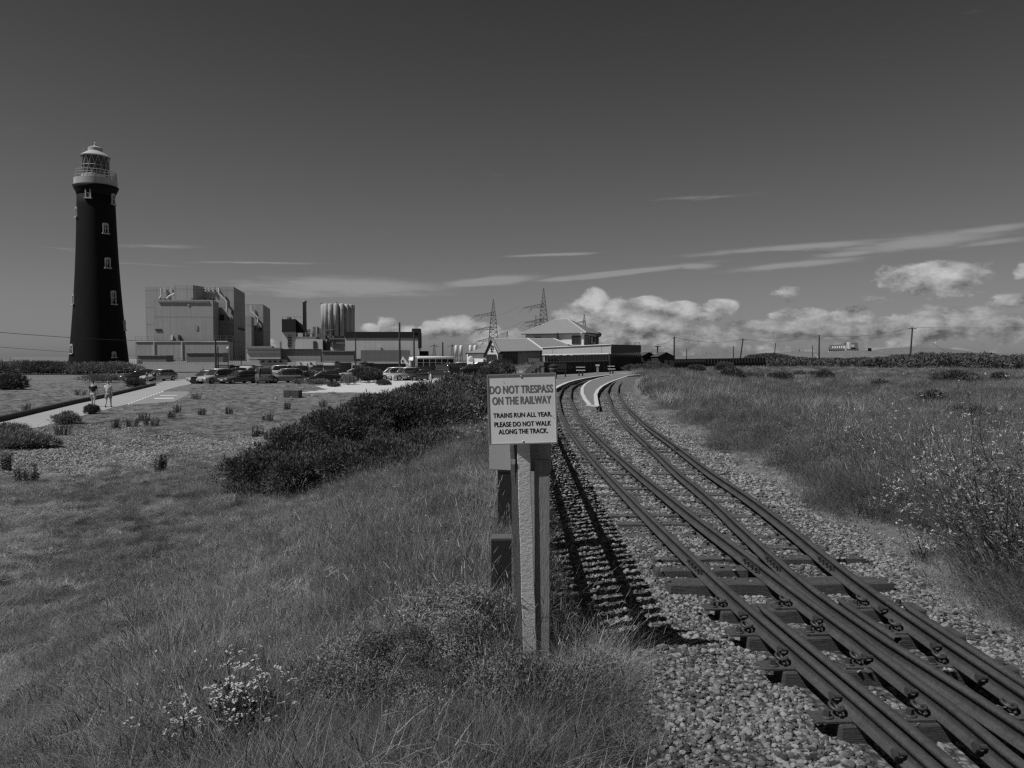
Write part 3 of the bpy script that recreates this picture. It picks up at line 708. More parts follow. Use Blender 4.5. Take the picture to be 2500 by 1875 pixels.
# ================================================================== LIGHTHOUSE
LD = 150.0; LX = (242.5 - 1250) / F * LD; S = LD / F; Q = S * math.cos(math.atan(LX / LD))     # metres per pixel there
def lz(py): return D_(245, py, LD).z
LH = thing('lighthouse', 'tall black lighthouse with a white gallery and glazed lantern', 'lighthouse', (LX, LD, 0))
tar = mat('tarred brick', .0085, .35, 1.5, .75, bump=.4, bscale=5, coarse=.35, spec=.12)
whl = GM('weathered white paint', .36, .15, 2, .8, coarse=.25); whp = GM('white lighthouse paint', .60, .12, 3, .6, coarse=.15)
rb_ = 76.5 * Q; rt = 47 * Q; zt = lz(480)
pr = [(rb_ + .15, -2), (rb_, -1.0)]
for i in range(1, 19):
    t = i / 18; pr.append((rb_ * (1 - t) + rt * t - .35 * math.sin(t * math.pi), -1 + (zt + 1) * t))
MB().lathe(pr, n=64).build('tower', tar, LH, True)
MB().lathe([(rt, zt), (rt + .15, zt + .6), (rt + .45, zt + 1.2), (rt + .7, lz(457))], n=64).build('corbel', tar, LH, True)
g0 = lz(457); gt = lz(440); rg = 53.5 * Q
MB().lathe([(rg - .2, g0), (rg, g0 + .1), (rg, gt), (rg - .35, gt + .05), (rg - .5, gt - .1), (.2, gt - .1)], n=64).build('gallery', whl, LH, False)
ral = MB(); zr1 = lz(421)
for k in range(30):
    a = k / 30 * 2 * math.pi; ral.tube([(math.cos(a) * (rg - .15), math.sin(a) * (rg - .15), gt), (math.cos(a) * (rg - .15), math.sin(a) * (rg - .15), zr1)], .05, 5)
for zz in (zr1, gt + (zr1 - gt) * .66, gt + (zr1 - gt) * .33): ral.tube([(math.cos(k / 48 * 2 * math.pi) * (rg - .15), math.sin(k / 48 * 2 * math.pi) * (rg - .15), zz) for k in range(49)], .045, 5, False)
ral.build('railing', whl, LH)
zl0 = gt - .1; zl1 = lz(384); rl = 34 * Q
MB().lathe([(rl + .1, zl0), (rl + .1, zl0 + .9), (rl - .1, zl0 + .9)], n=32).build('lantern_base', whl, LH)
glz = mat('lantern glass', .05, .1, 3, .08, spec=.6)
MB().lathe([(rl - .12, zl0 + .9), (rl - .12, zl1)], n=32).build('lantern_glass', glz, LH)
mu = MB(); NB = 14
for k in range(NB):
    for s_ in (-1, 1):
        for (z0, z1, o0) in ((zl0 + .9, (zl0 + .9 + zl1) / 2, 0), ((zl0 + .9 + zl1) / 2, zl1, .5)):
            a = (k + o0) / NB * 2 * math.pi; b = a + s_ * math.pi / NB
            mu.tube([(math.cos(a) * rl, math.sin(a) * rl, z0), (math.cos(b) * rl, math.sin(b) * rl, z1)], .06, 4)
for zz in (zl0 + .95, (zl0 + .9 + zl1) / 2, zl1): mu.tube([(math.cos(k / 32 * 2 * math.pi) * rl, math.sin(k / 32 * 2 * math.pi) * rl, zz) for k in range(33)], .07, 5, False)
mu.build('lantern_bars', GM('grey lantern steel', .30, .2, 3, .6), LH)
MB().lathe([(.7, zl0 + 1), (1.0, zl0 + 2), (1.0, zl1 - 1.2), (.5, zl1 - .5)], n=16).build('lamp_optic', GM('old optic', .16, .3, 3, .3), LH)
zr = lz(370); rf = MB().lathe([(37 * Q, zl1 - .05), (38 * Q, zl1 + .1), (30 * Q, lz(377)), (18 * Q, zr), (18 * Q, lz(362)), (12 * Q, lz(359)), (.3, lz(357)), (.12, lz(352)), (.25, lz(350.5)), (.05, lz(347))], n=40).build('lantern_roof', whl, LH, False)
MB().tube([(-24 * Q, -1, lz(372)), (-24 * Q, -1, lz(327))], .05, 5).build('antenna', GM('grey lantern steel', .3), LH)
for (px, py0, py1, wpx) in ((216, 468, 490, 15), (275, 475, 498, 9), (187, 512, 534, 10), (257, 551, 573, 15), (262, 634, 656, 15), (181, 722, 744, 9), (276, 713, 743, 20), (305, 782, 804, 8), (178, 842, 862, 9), (277, 860, 871, 11)):
    zc = lz((py0 + py1) / 2); hgt = (py1 - py0) * S
    t = (zc + 1) / (zt + 1); r = rb_ * (1 - t) + rt * t - .35 * math.sin(t * math.pi)
    off = max(-.965, min(.965, (px - float(to_px(LX, LD, zc)[0])) * Q / r)); th = math.asin(off) + math.atan2(-LX, LD)
    a = -math.pi / 2 + th; ww = wpx * Q / max(.45, math.cos(math.asin(off))); ww = min(ww, 1.15) * .92
    w = thing('window', '', ''); del w['label']; del w['category']; w.parent = LH; w.location = (math.cos(a) * (r + .02), math.sin(a) * (r + .02), zc); w.rotation_euler = (0, 0, th)
    fr = MB(); h2 = hgt / 2; fr.box((-ww / 2 + .1, 0, 0), (.2, .34, hgt)); fr.box((ww / 2 - .1, 0, 0), (.2, .34, hgt)); fr.box((0, 0, h2 - .12), (ww - .4, .34, .24)); fr.box((0, -.02, h2 + .06), (ww * .7, .3, .14))
    fr.build('frame', GM('window surround', .36, .15, 3, .7), w); MB().box((0, -.12, -h2 - .12), (ww + .3, .44, .22)).build('sill', GM('window surround', .36), w)
    MB().box((0, .06, -.05), (ww - .4, .05, hgt - .3)).build('pane', mat('window pane', .10, .2, 2, .15), w)
    bars = MB(); bars.box((0, .0, -.05), (.07, .06, hgt - .3)); bars.box((0, .0, -.02), (ww - .4, .055, .07)); bars.build('glazing_bar', whp, w)

# ================================================================== POWER STATION (far)
def cladding(name, base, panel=4.0, line=.25, rows=6.0, streak=.18):
    """profiled wall sheets: panel joints, fine ribs and rain streaks"""
    m = bpy.data.materials.new(name); m.use_nodes = True; nt = m.node_tree; b = nt.nodes['Principled BSDF']
    tc = nt.nodes.new('ShaderNodeTexCoord'); s3 = nt.nodes.new('ShaderNodeSeparateXYZ'); nt.links.new(tc.outputs['Object'], s3.inputs[0])
    x = E(nt, s3.outputs[0]) + E(nt, s3.outputs[1]) * .8; z = E(nt, s3.outputs[2])
    fx = (x / panel)._m('FRACT'); fz = (z / rows)._m('FRACT')
    l = ((fx - .5)._m('ABSOLUTE').ss(.45, .5)).mx((fz - .5)._m('ABSOLUTE').ss(.46, .5))
    st = noise(nt, vec(nt, x * 1.0, 0.0, z * .07), .5, 5, .7); blo = noise(nt, tc.outputs['Object'], .05, 4, .6)
    rib = (x * 2.2)._m('SINE') * .02
    c = (((st - .5) * (2 * streak) + 1.0) + (blo - .5) * .35 + rib) * base * (l * -line + 1)
    c = c.mx(.01); k = nt.nodes.new('ShaderNodeCombineColor')
    for i in range(3): nt.links.new(c.so, k.inputs[i])
    nt.links.new(k.outputs[0], b.inputs['Base Color']); b.inputs['Roughness'].default_value = .75; b.inputs['Specular IOR Level'].default_value = .25
    return m
cl1 = cladding('reactor cladding', .31, 9, .32, 13); cl2 = cladding('turbine cladding', .29, 5, .2, 30, .28); cl3 = cladding('dark shed cladding', .15, 3, .2, 9, .12); cl4 = cladding('pale hall cladding', .44, 6, .1, 20, .1)
blk = cladding('black fascia', .018, 5, .2, 20); conc2 = cladding('stained concrete', .27, 11, .2, 14, .5); steel = GM('plant steelwork', .16, .4, .3, .6); litm = GM('pale roof steel', .55, .2, .3, .6); drk = GM('dark opening', .03, .3, .5, .8)
def P2(px, d): return ((px - 1250) / F * d, d)
def zpx(py, d): return D_(1250, py, d).z
def block(px0, px1, d0, pyt, px2=None, d1=None, z0=-3, m=None, name='wall', parent=None, dl=None):
    """building block: front from px0 to px1 at depth d0, right end reaching px2 at depth d1"""
    a = Vector(P2(px0, d0)); b = Vector(P2(px1, d0)); 
    c = Vector(P2(px2, d1)) if px2 else b + Vector((0, 30)); dd = a + (c - b)
    pts = [a, b, c, dd]
    o = MB().prism([tuple(p) for p in pts], z0, zpx(pyt, d0)).build(name, m or cl1, parent); return o, pts
def bldg(name, label, cat='building', group=None): return thing(name, label, cat, group=group)
def boxpx(px0, px1, py0, py1, d, th, m, parent, name):
    a, b = P2(px0, d), P2(px1, d); return MB().prism([a, b, (b[0], d + th), (a[0], d + th)], zpx(py1, d), zpx(py0, d)).build(name, m, parent)
def tubpx(pts, d, r, m, parent, name): return MB().tube([(P2(x, dd)[0], dd, zpx(y, dd)) for x, y, dd in [(p + (d,) if len(p) == 2 else p) for p in pts]], r, 6).build(name, m, parent)
def railpx(px0, px1, py, d, parent, h=3.0, name='roof_railing'):
    mb = MB(); a, b = P2(px0, d)[0], P2(px1, d)[0]; z = zpx(py, d); nn = max(3, int((b - a) / 3.5))
    for i in range(nn + 1): x = a + (b - a) * i / nn; mb.box((x, d, z + h / 2), (.15, .15, h))
    for k in (.5, 1): mb.box(((a + b) / 2, d, z + h * k), (b - a, .12, .12))
    mb.build(name, steel, parent)
RA = bldg('reactor_building', 'huge grey reactor block beside the lighthouse, the larger of the two')
block(358, 573, 600, 700, 600, 662, m=cl1, parent=RA, name='main_hall')
block(428, 474, 586, 696, 500, 600, z0=20, m=cl1, parent=RA, name='roof_plant_room')
block(378, 522, 566, 732, 536, 599, m=cl2, parent=RA, name='front_hall')
boxpx(389, 512, 735, 738.5, 565.2, .7, steel, RA, 'louvre_band')
boxpx(381, 396, 803, 808, 565.5, .4, drk, RA, 'vent_opening'); boxpx(479, 484, 794, 805, 565.5, .4, conc2, RA, 'vent_opening'); boxpx(460, 465, 741, 746, 565.5, .4, conc2, RA, 'vent_opening')
for q in (436, 418): boxpx(q, q + 5, 818, 830, 565, .8, litm if q == 418 else drk, RA, 'vent_opening')
tubpx([(397, 703), (397, 722), (391, 730)], 598, .6, litm, RA, 'duct'); tubpx([(538, 703), (538, 717), (556, 738), (556, 760)], 597.5, .8, litm, RA, 'duct'); tubpx([(430, 716), (414, 724), (410, 729)], 598, .6, litm, RA, 'duct')
fx = MB()
for q in (406, 421, 498, 505, 513, 523, 534):
    for yy in (704, 710): fx.box((P2(q, 599)[0], 598.8, zpx(yy, 599)), (1.2, 1.4, 1.0))
fx.build('floodlight', litm, RA)
for q in (390, 400, 411, 468, 497, 511, 518): boxpx(q, q + 4, 728, 732, 572, 3, drk if q > 480 else steel, RA, 'roof_vent')
boxpx(539, 548, 768, 782, 597.6, 1.2, drk, RA, 'vent_opening'); boxpx(566, 571, 760, 768, 599.3, .4, steel, RA, 'vent_opening'); boxpx(558, 566, 774, 780, 599, .8, steel, RA, 'vent_opening')
sh = MB(); a = Vector(P2(573, 600)); c = Vector(P2(600, 662)); t = (c - a)
for (u0, u1) in ((.34, .9),):
    p = a + t * u0; q = a + t * u1; sh.prism([tuple(p + Vector((.6, 0))), tuple(q + Vector((.6, 0))), tuple(q), tuple(p)], zpx(804, 620), zpx(799, 620))
sh.build('louvre_band', drk, RA)
block(331, 560, 545, 834, 570, 560, m=cl2, parent=RA, name='base_hall'); boxpx(331, 556, 832.4, 834.6, 544.4, .8, litm, RA, 'parapet_trim')
for q in (376, 444): boxpx(q, q + 1.6, 834.8, 895, 544.2, .7, litm, RA, 'rain_pipe')
railpx(332, 378, 832, 546, RA); railpx(524, 570, 834, 546, RA, 4)
RB = bldg('reactor_building', 'smaller reactor block, farther off and partly hidden behind the larger one')
block(596, 644, 760, 743, 661, 835, m=cl1, parent=RB, name='main_hall'); block(570, 615, 720, 772, 622, 758, m=cl2, parent=RB, name='front_hall')
tubpx([(616, 745), (616, 760), (631, 776), (631, 800)], 758, .8, litm, RB, 'duct')
boxpx(617, 623, 798, 807, 758.6, 1, drk, RB, 'vent_opening'); boxpx(634, 640, 801, 806, 758.6, 1, drk, RB, 'vent_opening'); block(590, 665, 700, 845, 670, 712, m=conc2, parent=RB, name='annexe')
def shed(px0, px1, d, pyt, px2, d1, m, label, name='industrial_shed', z0=-3, group='low buildings of the power station'):
    T = bldg(name, label, 'building', group); block(px0, px1, d, pyt, px2, d1, m=m, parent=T, name='wall', z0=z0)
    block(px0 - .8, px1 + .8, d - .6, pyt - .6, px2 + .8, d1 + .6, m=steel, parent=T, name='roof', z0=zpx(pyt, d) - .3); return T
T = shed(336, 406, 455, 868, 424, 475, cl3, 'low dark shed between the lighthouse and the big reactor block'); boxpx(349, 355, 886, 891, 454.5, .5, drk, T, 'vent_opening')
tubpx([(424, 880), (446, 880)], 470, .35, steel, T, 'pipe')
T = shed(456, 545, 430, 861.5, 559, 445, cl3, 'wide dark shed with a shallow roof in front of the big reactor block')
MB().prism([P2(456, 429.5), P2(545, 429.5), P2(545, 432), P2(456, 432)], zpx(863, 430), [zpx(862, 430), zpx(862, 430), zpx(860, 430), zpx(860, 430)]).build('gable_trim', cl3, T)
T = shed(603, 685, 425, 850, 690, 445, cl4, 'pale flat roofed building with a dark window stripe'); boxpx(603.5, 684.5, 856.5, 862, 424.3, .7, cl3, T, 'window_band'); boxpx(609, 684, 876, 880, 423.5, 1, steel, T, 'canopy')
T = shed(686, 783, 435, 853.5, 787, 450, conc2, 'stained grey concrete building below the chimney'); boxpx(686, 784, 852, 854, 434, 1, drk, T, 'parapet_trim')
T = shed(786, 864, 425, 857, 867, 440, cl3, 'dark flat shed left of the black topped hall')
CH = bldg('boiler_house', 'boiler house with a dark upper storey and tall chimney')
block(690, 723, 560, 810, 728, 575, m=cl4, parent=CH, name='lower_wall'); block(689, 723, 558, 779, 727, 576, m=blk, parent=CH, name='dark_upper_wall', z0=zpx(810, 558))
pts = [P2(723, 562), P2(746, 562), P2(746, 574), P2(723, 574)]
MB().prism(pts, zpx(812, 562), [zpx(780, 562), zpx(797, 562), zpx(797, 562), zpx(780, 562)]).build('sloping_conveyor', blk, CH)
boxpx(702, 709, 774, 779, 565, 4, steel, CH, 'roof_tank'); railpx(690, 735, 779, 561, CH, 2)
boxpx(703, 712, 820, 848, 559.4, .5, drk, CH, 'louvre_panel')
for k in range(7): boxpx(702.5, 712.5, 821 + k * 4, 822 + k * 4, 558.8, .5, steel, CH, 'louvre_slat')
block(723, 788, 552, 828, 796, 575, m=cl4, parent=CH, name='pump_house'); boxpx(765, 773, 833, 851, 551.4, .5, drk, CH, 'doorway'); boxpx(723, 772, 822, 828, 556, 10, steel, CH, 'roof_plant'); railpx(723, 790, 820, 556, CH, 2.2)
boxpx(788, 798, 833, 856, 556, 12, drk, CH, 'stair_bay')
pm = MB(); r = random.Random(5)
for k in range(26):
    x = r.uniform(745, 800); y0 = r.uniform(806, 818); d = r.uniform(560, 574); h = r.uniform(3, 9)
    pm.box((P2(x, d)[0], d, zpx(828, d) + h / 2), (r.uniform(.3, 1.4), 1, h))
    if k % 2: pm.box((P2(x, d)[0] + 2, d, zpx(828, d) + h * .8), (r.uniform(4, 9), .4, .4))
pm.build('pipework', steel, CH)
tubpx([(775.5, 797), (775.5, 828)], 570, .4, steel, CH, 'mast')
cm = MB(); cx, cyy = P2(745, 585); cm.lathe([(1.55, zpx(830, 585)), (1.35, zpx(740, 585)), (1.6, zpx(740, 585)), (1.6, zpx(734, 585)), (1.2, zpx(734, 585))], (cx, cyy), 20).build('chimney', GM('chimney steel', .20, .2, .2, .7), CH, True)
SI = bldg('fluted_reactor_tower', 'tall round tower of upright grey cylinders with a pale drum below', 'reactor tower')
dS = 612; cx = P2(826, dS)[0]; Rr = 41 * dS / F; sc_m = GM('grey cylinder cladding', .36, .2, .15, .6, coarse=.2)
for k in range(16):
    a = k / 16 * 2 * math.pi + .1; MB().lathe([(1.9, zpx(821, dS)), (2.05, zpx(746, dS)), (1.5, zpx(743.5, dS)), (.2, zpx(743, dS))], (cx + math.cos(a) * (Rr - 2.1), dS + math.sin(a) * (Rr - 2.1)), 16).build('cylinder', sc_m, SI, True)
MB().lathe([(Rr - 2.4, zpx(822, dS)), (Rr - 2.4, zpx(746, dS))], (cx, dS), 32).build('core', drk, SI, True)
MB().lathe([(6.8, -3), (6.8, zpx(821, dS))], (P2(820, dS)[0], dS), 32).build('lower_drum', GM('pale drum', .42, .25, .15, .7), SI, True)
MB().lathe([(Rr - 1, zpx(825, dS)), (Rr - 1, zpx(821, dS))], (cx, dS), 32).build('deck', steel, SI)
st = MB()
for (x, y0, y1) in ((808, 760, 828), (852, 825, 858), (795, 825, 860), (843, 822, 858), (813,822,850), (786, 742, 746), (824, 740, 744), (855, 825, 850)):
    st.box((P2(x, dS - Rr)[0], dS - Rr - .5, (zpx(y0, dS) + zpx(y1, dS)) / 2), (.7, .7, zpx(y0, dS) - zpx(y1, dS)))
st.box((P2(845, dS - Rr)[0], dS - Rr, zpx(838, dS)), (14, 3, 1)); st.box((P2(840, dS - Rr)[0], dS - Rr, zpx(828, dS)), (22, 3, 1)); st.build('access_stairs', steel, SI)
HL = bldg('turbine_hall', 'long pale hall with a black band along its roof')
block(843, 1024, 480, 811, 1027, 530, m=cl4, parent=HL, name='wall'); block(842.6, 1024.4, 479.5, 810, 1027.5, 530.5, z0=zpx(825, 480), m=blk, parent=HL, name='black_band')
boxpx(1006, 1025, 802, 812, 479, 8, blk, HL, 'roof_tower'); boxpx(1021, 1025.6, 812, 850, 479, 9, blk, HL, 'corner_panel')
block(881, 1000, 470, 855, 1001, 478, m=cl3, parent=HL, name='lean_to_shed'); block(1024, 1045, 490, 857, 1047, 520, m=blk, parent=HL, name='dark_annexe')
boxpx(926, 929, 843, 847, 479, .6, litm, HL, 'wall_lamp'); boxpx(856, 885, 876, 888, 477, 2, drk, HL, 'loading_bay')
# distant long fence and small bits of the plant
pf = thing('perimeter_fence', 'long pale perimeter fence in front of the power station', 'fence')
mb = MB(); 
for i in range(60):
    x = 318 + i * 5.0; mb.box((P2(x, 300)[0], 300, -.8), (.07, .07, 3.6))
mb.build('fence_posts', steel, pf)
MB().slab(P2(318, 300), P2(488, 300), zpx(899, 300), zpx(895, 300), .2).build('panel', litm, pf); MB().slab(P2(455, 299), P2(489, 299), zpx(903, 299), zpx(893.5, 299), .2).build('panel', litm, pf)
T = thing('storage_tank', 'white low tank at the right foot of the lighthouse', 'tank'); boxpx(314, 335, 879, 888, 330, 5, litm, T, 'shell'); boxpx(314.5, 334.5, 877.6, 879, 331, 4, whp, T, 'roof')
T = bldg('outbuilding', 'low flat building with a roof rail at the far left edge'); block(-40, 39, 330, 881.5, 41, 345, m=cl4, parent=T, name='wall', z0=-3); railpx(-40, 27, 881, 331, T, 1.4)
T = bldg('outbuilding', 'long black roofed building left of the lighthouse'); block(13, 145, 290, 888, 146, 300, m=blk, parent=T, name='wall', z0=-3)

# pylons
def pylon(px, ptop, d, H, label, arms, dirx=-1, th=.42, group='electricity pylons'):
    x0 = P2(px, d)[0]; zt_ = zpx(ptop, d); T = thing('pylon', label, 'pylon', (x0, d, 0), 0, group); mb = MB(); base = zt_ - H
    def w(z): 
        t = (z - base) / H; return H * (.19 * (1 - t / .62) + .10 * (t / .62)) / 2 if t < .62 else H * max(.008, .10 * (1 - (t - .62) / .38 * .93)) / 2 
    lv = [base + H * q for q in (0, .12, .23, .33, .42, .50, .57, .635, .70, .76, .82, .88, .94, 1)]
    def cor(z): a = w(z); return [(-a, -a, z), (a, -a, z), (a, a, z), (-a, a, z)]
    for a, b in zip(lv[:-1], lv[1:]):
        A, B = cor(a), cor(b)
        for k in range(4):
            mb.tube([A[k], B[k]], th * .55, 4, False); mb.tube([A[k], B[(k + 1) % 4]], th * .35, 3, False); mb.tube([A[(k + 1) % 4], B[k]], th * .35, 3, False); mb.tube([B[k], B[(k + 1) % 4]], th * .4, 3, False)
    mb.build('lattice_tower', steel, T)
    for (py, L) in arms:
        z = zpx(py, d); a = w(z); am = MB(); n = 7
        for i in range(n):
            t0, t1 = i / n, (i + 1) / n
            for yy in (-a * (1 - t0), a * (1 - t0)):
                y1 = yy * (1 - t1) / max(.001, (1 - t0)); X0, X1 = dirx * (a * 0 + L * t0), dirx * (L * t1); hz = H * .055
                am.tube([(X0, yy, z), (X1, y1, z - H * .02 * t1)], th * .45, 4, False); am.tube([(X0, yy, z + hz * (1 - t0)), (X1, y1, z + hz * (1 - t1) - H * .02 * t1)], th * .45, 4, False)
                am.tube([(X0, yy, z), (X1, y1, z + hz * (1 - t1))], th * .3, 3, False); am.tube([(X0, yy, z + hz * (1 - t0)), (X0, yy, z)], th * .3, 3, False)
        am.build('cross_arm', steel, T)
        ins = MB()
        for q in (1.0, .55): ins.tube([(dirx * L * q, 0, z - H * .02), (dirx * (L * q + H * .06), 0, z - H * .075)], th * .5, 4)
        ins.build('insulator', steel, T)
pylon(1204.5, 731, 600, 50, 'lattice pylon with its arms to the left, above the bus', ((770, 15), (804, 14.5), (832, 13)))
pylon(1326.5, 704, 560, 52, 'tallest lattice pylon, standing behind the hipped roof', ((750, 15), (786, 14)))
pylon(1308, 769, 900, 52, 'smaller lattice pylon just left of the tallest one', ((786, 12), (796, 12)), th=.4)
pylon(1426, 767, 860, 52, 'lattice pylon whose top shows over the right end of the hipped roof', ((788, 10),), th=.4)
pylon(1238.5, 808, 1150, 50, 'small pylon between the two large ones', ((815, 11),), th=.5)
for (px, pt, d, lb) in ((1060, 838, 1500, 'faint distant pylon right of the turbine hall'), (1104, 838, 1500, 'faint distant pylon beside the white silos'), (1725, 860, 2200, 'tiny distant pylon, left one of the pair on the skyline'), (1734, 860, 2200, 'tiny distant pylon, right one of the pair on the skyline'), (1950, 853, 2200, 'tiny distant pylon left of the tall field pole'), (1961, 853.5, 2200, 'tiny distant pylon next to the tall field pole')):
    pylon(px, pt, d, 42, lb, ((pt + 7, 9), (pt + 7, -9)), th=.55)
for (px, yt, lb) in ((1114, 843, 'white silo, first from the left behind the bus'), (1126, 843, 'white silo, second from the left behind the bus'), (1149, 842.5, 'white silo, third from the left behind the bus'), (1160, 842.5, 'white silo nearest the white cottage')):
    d = 400; T = thing('silo', lb, 'silo', (P2(px, d)[0], d, 0), 0, 'white silos'); h = zpx(yt, d)
    MB().lathe([(.85, 1.5), (.85, h - .4), (.5, h), (.05, h + .05)], n=20).build('tank', whp, T, True); lg = MB()
    for k in range(4): a = k * 1.57 + .6; lg.tube([(math.cos(a) * .75, math.sin(a) * .75, -3), (math.cos(a) * .75, math.sin(a) * .75, 2)], .12, 6)
    lg.build('leg', steel, T)
T = bldg('outbuilding', 'grey low building under the white silos'); block(1100, 1172, 405, 878, 1175, 415, m=conc2, parent=T, name='wall', z0=-3)
for (pxp, d, pt, lb) in ((686, 500, 835, 'thin mast left of the boiler house'),):
    T = tag(MB().box((P2(pxp, d)[0], d, zpx(862, d)), (.8, .8, zpx(pt, d) - zpx(890, d))).build('mast', steel), lb, 'mast')
# ================================================================== STATION
rfm = GM('grey slate roof', .20, .12, 2.5, .65, coarse=.1, bump=.2, bscale=8); rfw = GM('pale ridge tile', .42, .15, 4, .8); wal = GM('white render', .62, .07, 2, .8, coarse=.1); walg = GM('grey render', .30, .08, 2, .8, coarse=.1)
glass = mat('dark window glass', .035, .2, 1, .1, spec=.6); fr_d = GM('dark frame', .035, .2, 3, .6); gut = GM('black gutter', .015, .2, 3, .5)
ST = bldg('station_building', 'station with slate roofs, a hipped upper floor and a gabled entrance', 'station building')
# upper storey, seen cornerwise
dU = 112.0
def P3(px, py, d): p = D_(px, py, d); return (p.x, d, p.z)
uc = P2(1424.5, dU); ul = P2(1283, dU + 4.5); ur = P2(1458, dU + 6); ub = (ul[0] + ur[0] - uc[0], ul[1] + ur[1] - uc[1])
MB().prism([ul, uc, ur, ub], 2.0, zpx(812.5, dU)).build('upper_wall', wal, ST)
ez = zpx(812, dU)
def outs(p, k): c = ((ul[0] + ur[0]) / 2, (ul[1] + ur[1]) / 2); return (c[0] + (p[0] - c[0]) * k, c[1] + (p[1] - c[1]) * k)
e_ = [Vector((*outs(p, 1.11), ez)) for p in (ul, uc, ur, ub)]
rz = zpx(779, dU + 3.5); m1 = (e_[0] + e_[3]) / 2; m2 = (e_[1] + e_[2]) / 2
r0 = Vector((P2(1357, dU + 5)[0], dU + 5.2, rz)); r1 = Vector((P2(1386, dU + 5)[0], dU + 4.4, rz))
MB().add([*e_, r0, r1] , [(0, 1, 5, 4), (1, 2, 5), (2, 3, 4, 5), (3, 0, 4), (3, 2, 1, 0)]).build('hipped_roof', rfm, ST, fix=False)
rdg = MB()
for a, b in ((e_[1], r1), (e_[2], r1), (e_[0], r0), (r0, r1), (e_[3], r0)): rdg.tube([a, b], .09, 5)
rdg.build('ridge_tiles', rfw, ST)
g_ = MB()
for a, b in ((e_[0], e_[1]), (e_[1], e_[2])): g_.tube([a + Vector((0, -.05, -.08)), b + Vector((0, -.05, -.08))], .10, 6)
g_.tube([P3(1362, 813, dU + 1.4), P3(1362.5, 826, dU + 1.9), P3(1370, 836, dU - .5), P3(1400, 846, dU - 6)], .09, 6); g_.build('gutter', gut, ST)
def win(a, b, t0, t1, pyt, pyb, d, parent, nx=2, off=.06, nm='window'):
    """framed window on a wall between plan points a and b"""
    a = Vector(a[:2]); b = Vector(b[:2]); t = (b - a).normalized(); nr = Vector((t.y, -t.x)); p = a.lerp(b, t0) + nr * off; q = a.lerp(b, t1) + nr * off
    z0, z1 = zpx(pyb, d), zpx(pyt, d)
    w = MB().slab(p, q, z0, z1, .05).build(nm, glass, parent); f = MB(); nn = nr * .05; L = (q - p)
    for i in range(nx + 1): c = p + L * (i / nx) + nn; f.slab(c - t * .06, c + t * .06, z0 - .04, z1 + .04, .06)
    f.slab(p + nn * 1.2, q + nn * 1.2, z0 - .08, z0 + .05, .07); f.slab(p + nn * 1.2, q + nn * 1.2, z1 - .05, z1 + .08, .07); f.slab(p + nn * 1.2, q + nn * 1.2, (z0 + z1) / 2 + .15, (z0 + z1) / 2 + .22, .06)
    f.build('frame', fr_d, w); return w
win(ul, uc, .815, .95, 821, 839.5, dU, ST, 2); win(uc, ur, .07, .33, 820, 841, dU + 2, ST, 2); win(uc, ur, .45, .66, 822, 840, dU + 3, ST, 1); win(uc, ur, .74, .86, 824, 832, dU + 4, ST, 1); win(uc, ur, .90, .99, 821, 840, dU + 5, ST, 1); win(ul, uc, .16, .27, 825, 829, dU + 3, ST, 1)
o = MB().lathe([(.05, -.1), (.35, -.05), (.38, .05), (.1, .1)], n=14).build('satellite_dish', GM('grey dish', .2), ST); o.rotation_euler = (R(90), 0, R(30)); o.location = P3(1463, 817, dU + 5.5)
MB().tube([P3(1461, 821, dU + 5.8), P3(1461.5, 839, dU + 5.8)], .05, 5).build('aerial', fr_d, ST)
MB().lathe([(.14, -.14), (.2, 0), (.14, .14)], n=10).build('alarm_box', whp, ST).location = P3(1420, 813.5, dU - .2)
# middle roof that slopes towards the camera, and its hip
dM = 103.0
M1, M2, M3, M4 = P3(1196, 826.5, dM + 6), P3(1289, 826.5, dM + 6), P3(1333, 858, dM - 1), P3(1204, 859.5, dM - 1)
M5 = P3(1352, 827, dM + 7); M6 = P3(1396, 844, dM + 5)
MB().add([M1, M2, P3(1283, 858, dM - 1), M4], [(0, 1, 2, 3)]).build('front_roof', rfm, ST, fix=False)
MB().add([M2, M3, P3(1283, 858, dM - 1)], [(0, 1, 2)]).build('front_roof', rfm, ST, fix=False)
MB().add([M2, M5, M6, P3(1318, 848, dM + 1.5)], [(0, 1, 2, 3)]).build('rear_roof', rfm, ST, fix=False)
b_ = MB(); b_.tube([M2, M3], .14, 5); b_.tube([M1, M2], .08, 5); b_.tube([M5, M6, P3(1386, 845, dM + 5)], .12, 5); b_.tube([M2, M5], .07, 5); b_.tube([P3(1289, 826.5, dM + 5.95), P3(1281, 857, dM - .95)], .03, 4); b_.build('ridge_tiles', rfw, ST)
g_ = MB(); g_.tube([M4, P3(1330, 857, dM - 1.1)], .11, 6); g_.tube([P3(1320, 858, dM - .9), P3(1320, 905, dM - .9)], .08, 6); g_.build('gutter', gut, ST)
MB().slab(P2(1208, dM), P2(1322, dM), -1.5, zpx(858, dM), .3).build('front_wall', walg, ST)
MB().prism([P2(1322, dM + .1), P2(1325, dM + 4), P2(1289, dM + 8), P2(1208, dM + 8)], -1.5, zpx(858, dM)).build('side_wall', walg, ST)
MB().slab(P2(1225, dM - .2), P2(1263, dM - .2), -1, zpx(861, dM), .1).build('shop_window', glass, ST); f = MB()
for k in range(6): x = 1225 + k * 7.6; f.slab(P2(x - .6, dM - .3), P2(x + .6, dM - .3), -1, zpx(861, dM), .1)
f.build('shop_window_frame', fr_d, ST)
MB().slab(P2(1290, dM - .6), P2(1318, dM - .6), zpx(884, dM), zpx(874.5, dM), .1).build('white_panel', whp, ST)
